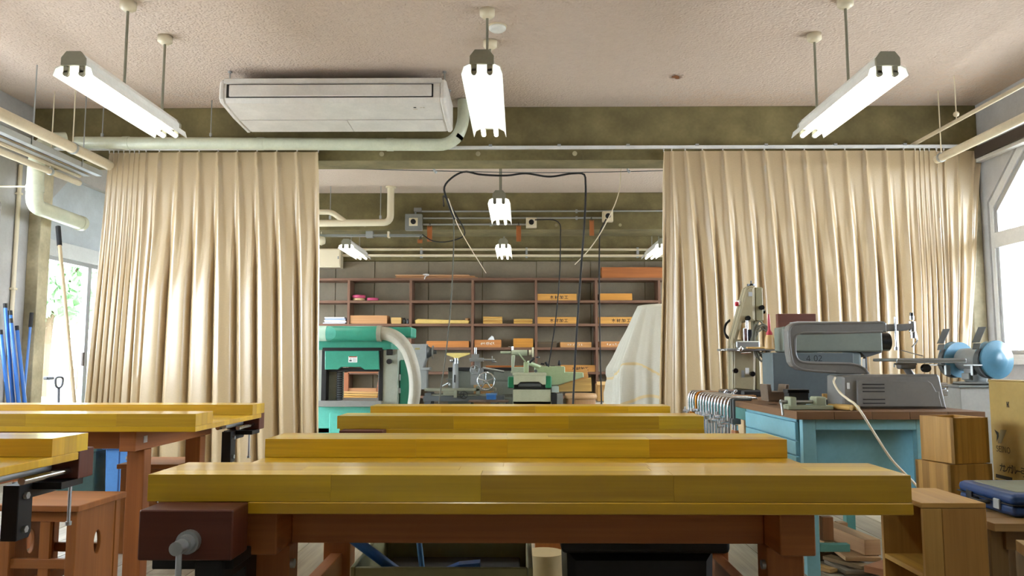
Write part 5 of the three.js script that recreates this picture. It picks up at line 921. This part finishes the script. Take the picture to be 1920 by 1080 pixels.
// ---------------------------------------------------------------- boxes and cases at the right
{
  const L = (c) => wood(c, 0.55);
  const t = thing('shelf_box', 'upright open wooden shelf box beside the near bench', 'box', [1.16, 0, -2.25]), m = L(0xc29a55);
  const x0 = 1.072, x1 = 1.24, z0 = -2.13, z1 = -2.38, h = 0.600;
  part('top_board', bb(x0 - 0.004, x1, h - 0.014, h, z0, z1, 0.002), m, t, { grain: 2 });
  for (const [a, b] of [[x0, x0 + 0.05], [x0 + 0.051, x1]]) part('front_board', bb(a, b, 0, h - 0.015, z0, z0 - 0.014, 0.002), L(a === x0 ? 0xc9a35c : 0xb98d4c), t, { grain: 1 });
  part('rear_board', bb(x0, x1, 0, h - 0.015, z1, z1 + 0.014, 0.002), m, t, { grain: 1 }); part('side_board', bb(x1 - 0.014, x1, 0, h - 0.015, z0 - 0.015, z1 + 0.015, 0.002), L(0xb98d4c), t, { grain: 1 });
  part('shelf', bb(x0, x1 - 0.015, 0.40, 0.414, z0 - 0.015, z1 + 0.015, 0.002), L(0xcfa850), t, { grain: 2 });
  // two square wooden boxes stacked cornerwise
  const crate = (x, y, z, w, hh, turn, label, cols) => {
    const b = thing('wooden_crate', label, 'crate', [x, y, z], { local: true, turn }), th = 0.016;
    const n = 5, st = w / n;
    for (let k = 0; k < n; k++) { part('stave', box(st, hh, th, -w / 2 + st * (k + 0.5), hh / 2, w / 2 - th / 2, 0.0006), L(cols[k % cols.length]), b, { grain: 1 }); part('stave', box(th, hh, st, -w / 2 + th / 2, hh / 2, -w / 2 + st * (k + 0.5), 0.0006), L(cols[(k + 1) % cols.length]), b, { grain: 1 }); }
    part('far_side', box(w, hh, th, 0, hh / 2, -w / 2 + th / 2, 0.0015), L(cols[0]), b, { grain: 1 }); part('far_side', box(th, hh, w, w / 2 - th / 2, hh / 2, 0, 0.0015), L(cols[0]), b, { grain: 1 }); part('lid', box(w - 0.034, 0.014, w - 0.034, 0, hh - 0.02, 0, 0.001), L(cols[0]), b);
  };
  crate(1.685, 0, -3.10, 0.185, 0.588, 0.22, 'lower wooden crate with striped staves beside the cardboard box', [0xb58b44, 0xbf964c, 0xa67e3a, 0xba9048]);
  crate(1.695, 0.590, -3.10, 0.165, 0.172, 0.28, 'upper wooden crate stacked on the striped crate', [0xb88c3a, 0xbb9040]);
  // old table carrying the case, cabinet carrying the carton
  const tb = thing('old_table', 'rough old wooden table under the dark blue case', 'table', [1.95, 0, -2.4]), OW = L(0xa98a5c);
  for (let k = 0; k < 4; k++) part('top_plank', bb(1.315, 2.40, 0.505, 0.528, -2.225 - k * 0.085, -2.225 - (k + 1) * 0.085 + 0.002, 0.002), OW, tb);
  part('apron', bb(1.36, 2.36, 0.45, 0.504, -2.25, -2.275), L(0x8a6c46), tb);
  for (const [x, zz] of [[1.35, -2.29], [2.36, -2.29], [1.35, -2.53], [2.36, -2.53], [1.46, -2.31]]) part('leg', box(0.05, 0.504, 0.05, x, 0.252, zz, 0.003), L(0x94794f), tb, { grain: 1 });
  const sb = thing('sawhorse', 'weathered sawhorse with slanted plank before old table', 'sawhorse', [1.5, 0, -2.08]);
  part('plank', box(0.60, 0.03, 0.10, 1.60, 0.485, -2.02, 0.002, 0, -0.30), L(0xb59a6c), sb); for (const [x, zz] of [[1.37, -2.09], [1.55, -2.035], [1.80, -1.96]]) part('leg', box(0.04, 0.468, 0.04, x, 0.234, zz, 0.003), L(0x94794f), sb, { grain: 1 });
  const cb = thing('low_cabinet', 'low wooden cabinet under the printed moving carton', 'cabinet', [2.2, 0, -2.95]); part('body', bb(1.91, 2.45, 0, 0.455, -2.62, -3.26), L(0x8a6c46), cb); part('top', bb(1.90, 2.46, 0.455, 0.474, -2.61, -3.27), OW, cb);
  // blue case
  const bl = paint(0x1f3f73, 0.4), c = thing('tool_case', 'dark blue plastic tool case lying on old table', 'case', [1.67, 0.529, -2.42]);
  part('lower_shell', box(0.52, 0.036, 0.28, 1.67, 0.548, -2.43, 0.014), bl, c); part('upper_shell', box(0.525, 0.036, 0.285, 1.67, 0.579, -2.43, 0.016), bl, c); part('dusty_lid', box(0.46, 0.006, 0.22, 1.67, 0.596, -2.43, 0.003), paint(0x7f8270, 0.7), c, { label: 'dusty yellowish lid face' });
  part('seam', box(0.527, 0.004, 0.287, 1.67, 0.564, -2.43, 0.001), M.black, c);
  for (const z of [-2.36, -2.50]) part('latch', box(0.008, 0.03, 0.03, 1.406, 0.558, z, 0.003), z > -2.4 ? M.zinc : M.black, c); part('handle', tube([[1.408, 0.556, -2.40], [1.385, 0.556, -2.405], [1.385, 0.556, -2.455], [1.408, 0.556, -2.46]], 0.006, 8), M.black, c);
  // carton: its printed side faces the benches
  const kx = 1.905, kz0 = -3.21, kw = 0.60, ky = 0.475, kh = 0.425;
  const k = thing('cardboard_box', 'large yellow brown moving carton with printed lettering', 'box', [kx, ky, kz0], { local: true, turn: -PI / 2 });
  const kraft = paint(0xa98d4c, 0.75);
  part('carton', box(kw, kh - 0.004, 0.50, kw / 2, kh / 2, -0.25, 0.004), kraft, k); for (const q of [0, 1]) part('flap', box(kw - 0.004, 0.004, 0.248, kw / 2, kh, -0.125 - q * 0.25, 0.001), kraft, k); part('seam_tape', box(kw, 0.002, 0.05, kw / 2, kh + 0.003, -0.25, 0), paint(0xa98b50, 0.4), k);
  part('printing', plate(kw, kh, kw / 2, kh / 2, 0.0015), print(kw, kh, (g, W, H) => {
    const u = W / kw; g.fillStyle = '#2b2416';
    g.font = `bold ${0.030 * u}px sans-serif`; g.fillText('K', 0.112 * u, 0.103 * u);
    g.beginPath(); g.moveTo(0.026 * u, 0.196 * u); g.lineTo(0.052 * u, 0.206 * u); g.lineTo(0.050 * u, 0.224 * u); g.lineTo(0.036 * u, 0.245 * u); g.lineTo(0.040 * u, 0.218 * u); g.fill();
    g.fillStyle = '#7d7250'; g.beginPath(); g.moveTo(0.064 * u, 0.194 * u); g.lineTo(0.106 * u, 0.192 * u); g.lineTo(0.066 * u, 0.247 * u); g.lineTo(0.044 * u, 0.248 * u); g.fill(); g.fillStyle = '#2b2416';
    g.font = `${0.032 * u}px sans-serif`; g.fillText('SEINO', 0.030 * u, 0.281 * u, 0.095 * u);
    glyphs(g, ['ka', 'n', 'ga', 'ru', 'bar'], 0.046 * u, 0.325 * u, 0.034 * u, 0.0255 * u, 0.0036 * u, '#2b2416'); glyphs(g, ['pull', 'over'], 0.178 * u, 0.322 * u, 0.040 * u, 0.040 * u, 0.0036 * u, '#2b2416');
    g.fillRect(0.018 * u, 0.372 * u, 0.105 * u, 0.014 * u); g.fillRect(0.018 * u, 0.394 * u, 0.105 * u, 0.014 * u); g.fillRect(0.165 * u, 0.376 * u, 0.40 * u, 0.014 * u); g.fillRect(0.165 * u, 0.398 * u, 0.40 * u, 0.014 * u);
  }, 1024), k, { keepUV: true, label: 'black printed lettering and stripes' });
}

// ---------------------------------------------------------------- timber offcuts under the desk
{
  const pieces = [
    ['thick squared timber offcut lying on the long pale board', 1.62, 0.108, -4.02, 0.08, 0.072, 0.52, 0.12, 0, 0xc9a074], ['long pale board under the thick squared offcut', 1.62, 0.058, -4.02, 0.16, 0.02, 0.55, -0.08, 0, 0xd4b084],
    ['squared stick left of the thick offcut', 1.49, 0.073, -4.10, 0.045, 0.05, 0.36, 0.1, 0, 0xc79c68], ['wide grey board on the floor under the desk', 1.62, 0.012, -3.80, 0.28, 0.02, 0.22, 0.06, 0, 0x8a8272],
    ['narrow yellowish slat on the floor under the desk', 1.365, 0.011, -3.88, 0.05, 0.018, 0.36, 0.5, 0, 0xbf9a5c], ['dark narrow slat lying across the wide grey board', 1.54, 0.032, -3.80, 0.06, 0.018, 0.22, 0.5, 0, 0x97805a], ['reddish board end on floor in front of the desk', 1.66, 0.052, -3.61, 0.14, 0.03, 0.2, -0.9, 0, 0xa8724a],
    ['short upright block on the scrap pile', 1.49, 0.092, -4.34, 0.07, 0.09, 0.05, 0.1, 0, 0x8f7250], ['small pale block resting behind the thick offcut', 1.70, 0.10, -4.24, 0.05, 0.06, 0.05, 0, 0, 0xb08a62]];
  for (const [l, x, y, z, w, h, d, ry, rx, c] of pieces) single('timber_offcut', l, 'offcut', [x, y, z], box(w, h, d, x, y, z, 0.002, rx, ry), wood(c, 0.65), { grain: 2 });
  single('support_block', 'pile of dark scrap supporting the offcuts under the desk', 'block', [1.62, 0, -4.2], bb(1.45, 1.76, 0, 0.046, -3.94, -4.4, 0.008), wood(0x6a523a, 0.8));
  for (const [x, z, l] of [[1.325, -3.70, 'brown wooden block hanging below the desk corner'], [1.40, -3.66, 'second brown wooden block below the desk end']]) single('hanging_block', l, 'block', [x, 0.19, z], bb(x - 0.025, x + 0.025, 0.165, 0.27, z - 0.02, z + 0.02), wood(0x8e5c34, 0.6), { grain: 1 });
}

// ---------------------------------------------------------------- under and beside the benches
// slatted stools
function stool(x, z, turn, label) {
  const s = thing('wooden_stool', label, 'stool', [x, 0, z], { local: true, turn }), m = M.stoolwood, w = 0.29, d = 0.29, h = 0.45;
  part('seat', box(w + 0.03, 0.024, d + 0.03, 0, h - 0.012, 0, 0.004), m, s);
  const hole = new THREE.Path(); hole.absellipse(0, 0.285, 0.022, 0.045, 0, 2 * PI);
  for (const k of [-1, 1]) part('side_panel', ext([[-d / 2 + 0.03, 0.06], [-d / 2 + 0.03, h - 0.026], [d / 2 - 0.03, h - 0.026], [d / 2 - 0.03, 0.06], [0.06, 0.06], [0.0, 0.10], [-0.06, 0.06]], 0.016, -0.008, 0.002, [hole]).rotateY(PI / 2).translate(k * (w / 2 - 0.012), 0, 0), m, s, { grain: 1 });
  for (const k of [-1, 1]) for (const q of [-1, 1]) part('leg', box(0.038, h - 0.026, 0.034, k * (w / 2 - 0.019), (h - 0.026) / 2, q * (d / 2 - 0.017), 0.003), m, s, { grain: 1 });
  for (const q of [-1, 1]) { part('top_rail', box(w - 0.078, 0.035, 0.02, 0, h - 0.046, q * (d / 2 - 0.017), 0.002), m, s); part('middle_rail', box(w - 0.078, 0.035, 0.02, 0, 0.235, q * (d / 2 - 0.017), 0.002), m, s); part('slat', box(0.04, h - 0.064, 0.016, 0.02, (h - 0.064) / 2, q * (d / 2 - 0.017), 0.002), m, s, { grain: 1 }); }
  part('floor_rail', box(0.03, 0.035, d - 0.07, -0.06, 0.15, 0, 0.002), m, s, { grain: 2 });
}
stool(-1.765, -3.06, -0.05, 'brown slatted stool with oval hand hole beside the bench');
stool(-1.91, -4.20, 0.0, 'brown slatted stool under the bench near left curtain');
{
  const b = thing('blue_bin', 'blue plastic bin standing before the left curtain', 'bin', [-2.81, 0, -5.6]), m = paint(0x4f86c6, 0.4);
  part('body', ext([[-2.89, 0.0], [-2.73, 0.0], [-2.72, 0.375], [-2.90, 0.375]], 0.22, -5.71, 0.015), m, b); part('rim', bb(-2.915, -2.705, 0.365, 0.39, -5.47, -5.73, 0.008), m, b); part('groove', bb(-2.80, -2.79, 0.04, 0.35, -5.488, -5.493, 0.001), paint(0x234a80, 0.5), b);
  const g = thing('storage_crate', 'dark green crate beside the blue bin', 'crate', [-3.15, 0, -5.6]); part('body', bb(-3.36, -2.96, 0, 0.36, -5.48, -5.75, 0.01), paint(0x2e4a46, 0.6), g); part('rim', bb(-3.375, -2.945, 0.35, 0.375, -5.465, -5.765, 0.006), paint(0x2e4a46, 0.6), g);
}
// crate with rolled material, black bin, bucket
{
  const z0 = -1.95, z1 = -2.44, x0 = -0.415, x1 = 0.02, h = 0.475, c = thing('open_crate', 'open crate with olive front panel under the near bench', 'crate', [-0.2, 0, -2.2]);
  const OP = paint(0x9c9768, 0.6);
  part('front_panel', bb(x0 + 0.012, x1 - 0.002, 0, h, z0, z0 - 0.012), OP, c); part('back_panel', bb(x0 + 0.012, x1 - 0.002, 0, h, z1, z1 + 0.012), OP, c);
  for (const x of [x0, x1 - 0.001]) part('side_panel', bb(x, x + 0.012, 0, h + 0.001, z0, z1), OP, c); part('bottom', bb(x0 + 0.014, x1 - 0.004, 0, 0.02, z0 - 0.014, z1 + 0.014), OP, c);
  for (let k = 0; k < 6; k++) single('rubber_mat', ['lowest', 'second lowest', 'third', 'fourth', 'fifth', 'topmost'][k] + ' grey rubber mat stacked inside the open crate', 'mat', [-0.2, 0.022 + k * 0.062, -2.2], bb(x0 + 0.03, x1 - 0.02, 0.022 + k * 0.062, 0.08 + k * 0.062, z0 - 0.03, z1 + 0.03, 0.006), mat(0x3c3b3a, 0.8));
  const bl = paint(0x3f78c4, 0.5);
  single('blue_roll', 'blue rolled plastic leaning out of the open crate', 'roll', [-0.36, 0.41, -2.1], rod([-0.425, 0.54, -1.99], [-0.31, 0.425, -2.08], 0.013, 16), bl);
  single('blue_sheet', 'blue folded plastic sheet lying in the open crate', 'sheet', [-0.15, 0.393, -2.1], ext([[-0.30, 0.393], [-0.10, 0.393], [-0.105, 0.455], [-0.16, 0.45]], 0.05, -2.12, 0.006), bl);
  const t = thing('tag_tool', 'red and white handled tool in the open crate', 'tool', [-0.27, 0.40, -2.2]); part('head', box(0.035, 0.05, 0.02, -0.29, 0.55, -2.2, 0.006, 0, 0, 0.3), mat(0xb02a2e, 0.4), t); part('handle', rod([-0.285, 0.53, -2.2], [-0.268, 0.395, -2.2], 0.008), mat(0x6d9fc9, 0.4), t);
  const b = thing('black_bin', 'tall black plastic bin with lid under the near bench', 'bin', [0.30, 0, -2.1]); part('body', ext([[0.13, 0], [0.46, 0], [0.475, 0.51], [0.115, 0.51]], 0.34, -2.30, 0.02), M.black, b); part('lid', bb(0.10, 0.51, 0.51, 0.545, -1.94, -2.32, 0.012), M.black, b);
  const p = thing('paint_bucket', 'cream bucket with wide rim behind the near bench', 'bucket', [0.085, 0, -2.85]); part('body', lathe([[0, 0], [0.075, 0], [0.088, 0.19], [0, 0.19]], 0.085, 0, -2.85, 28), M.cream, p); part('rim', lathe([[0.086, 0.16], [0.10, 0.165], [0.10, 0.20], [0.086, 0.205], [0.086, 0.16]], 0.085, 0, -2.85, 28), M.cream, p); part('jar', cyl(0.072, 0.10, 0.085, 0.25, -2.85, 'y', 26), paint(0xcdbb8e, 0.5), p);
  single('wood_post', 'short brown wooden post behind the cream bucket', 'post', [0.11, 0, -3.0], bb(0.055, 0.155, 0, 0.36, -2.98, -3.04), M.legwood, { grain: 1 });
}
// rods and poles by the left column
{
  const bl = mat(0x2f6fc0, 0.35, { clearcoat: 0.4 });
  const tops = [[-4.40, 1.43, -6.60], [-4.365, 1.37, -6.62], [-4.33, 1.30, -6.58], [-4.30, 1.24, -6.62], [-4.37, 1.20, -6.52]];
  tops.forEach(([x, y, z], k) => { const r = thing('blue_rod', ['tallest blue rod', 'second tallest blue rod', 'middle blue rod', 'second shortest blue rod', 'shortest blue rod'][k] + ' in the bundle against the concrete column', 'rod', [x + 0.28, 0, z + 0.12], {}); const ft = [x + 0.24, 0, z + 0.05]; part('tube', rod(ft, [x, y, z], 0.015, 12), bl, r); part('cap', rod([x, y, z], [x - 0.006, y + 0.04, z - 0.001], 0.0155, 12), M.black, r); });
  const m = thing('broom', 'blue broom with black grip leaning on concrete column', 'broom', [-4.33, 0, -6.77]); part('shaft', rod([-4.33, 0.1, -6.78], [-4.365, 1.30, -6.90], 0.011, 12), bl, m); part('grip', rod([-4.3645, 1.28, -6.898], [-4.368, 1.41, -6.911], 0.016, 12), M.black, m); part('head', box(0.2, 0.06, 0.05, -4.33, 0.07, -6.775, 0.01), M.rubber, m);
  const w = thing('wooden_pole', 'long wooden pole with black grip leaning by glass door', 'pole', [-3.95, 0, -6.75]); part('shaft', rod([-3.771, 0.602, -6.62], [-4.084, 2.005, -6.80], 0.016, 14), wood(0xc4b394, 0.5), w, { grain: 1 }); part('grip', rod([-4.084, 2, -6.80], [-4.119, 2.175, -6.82], 0.021, 14), M.rubber, w);
}
renderer.render(scene, camera);
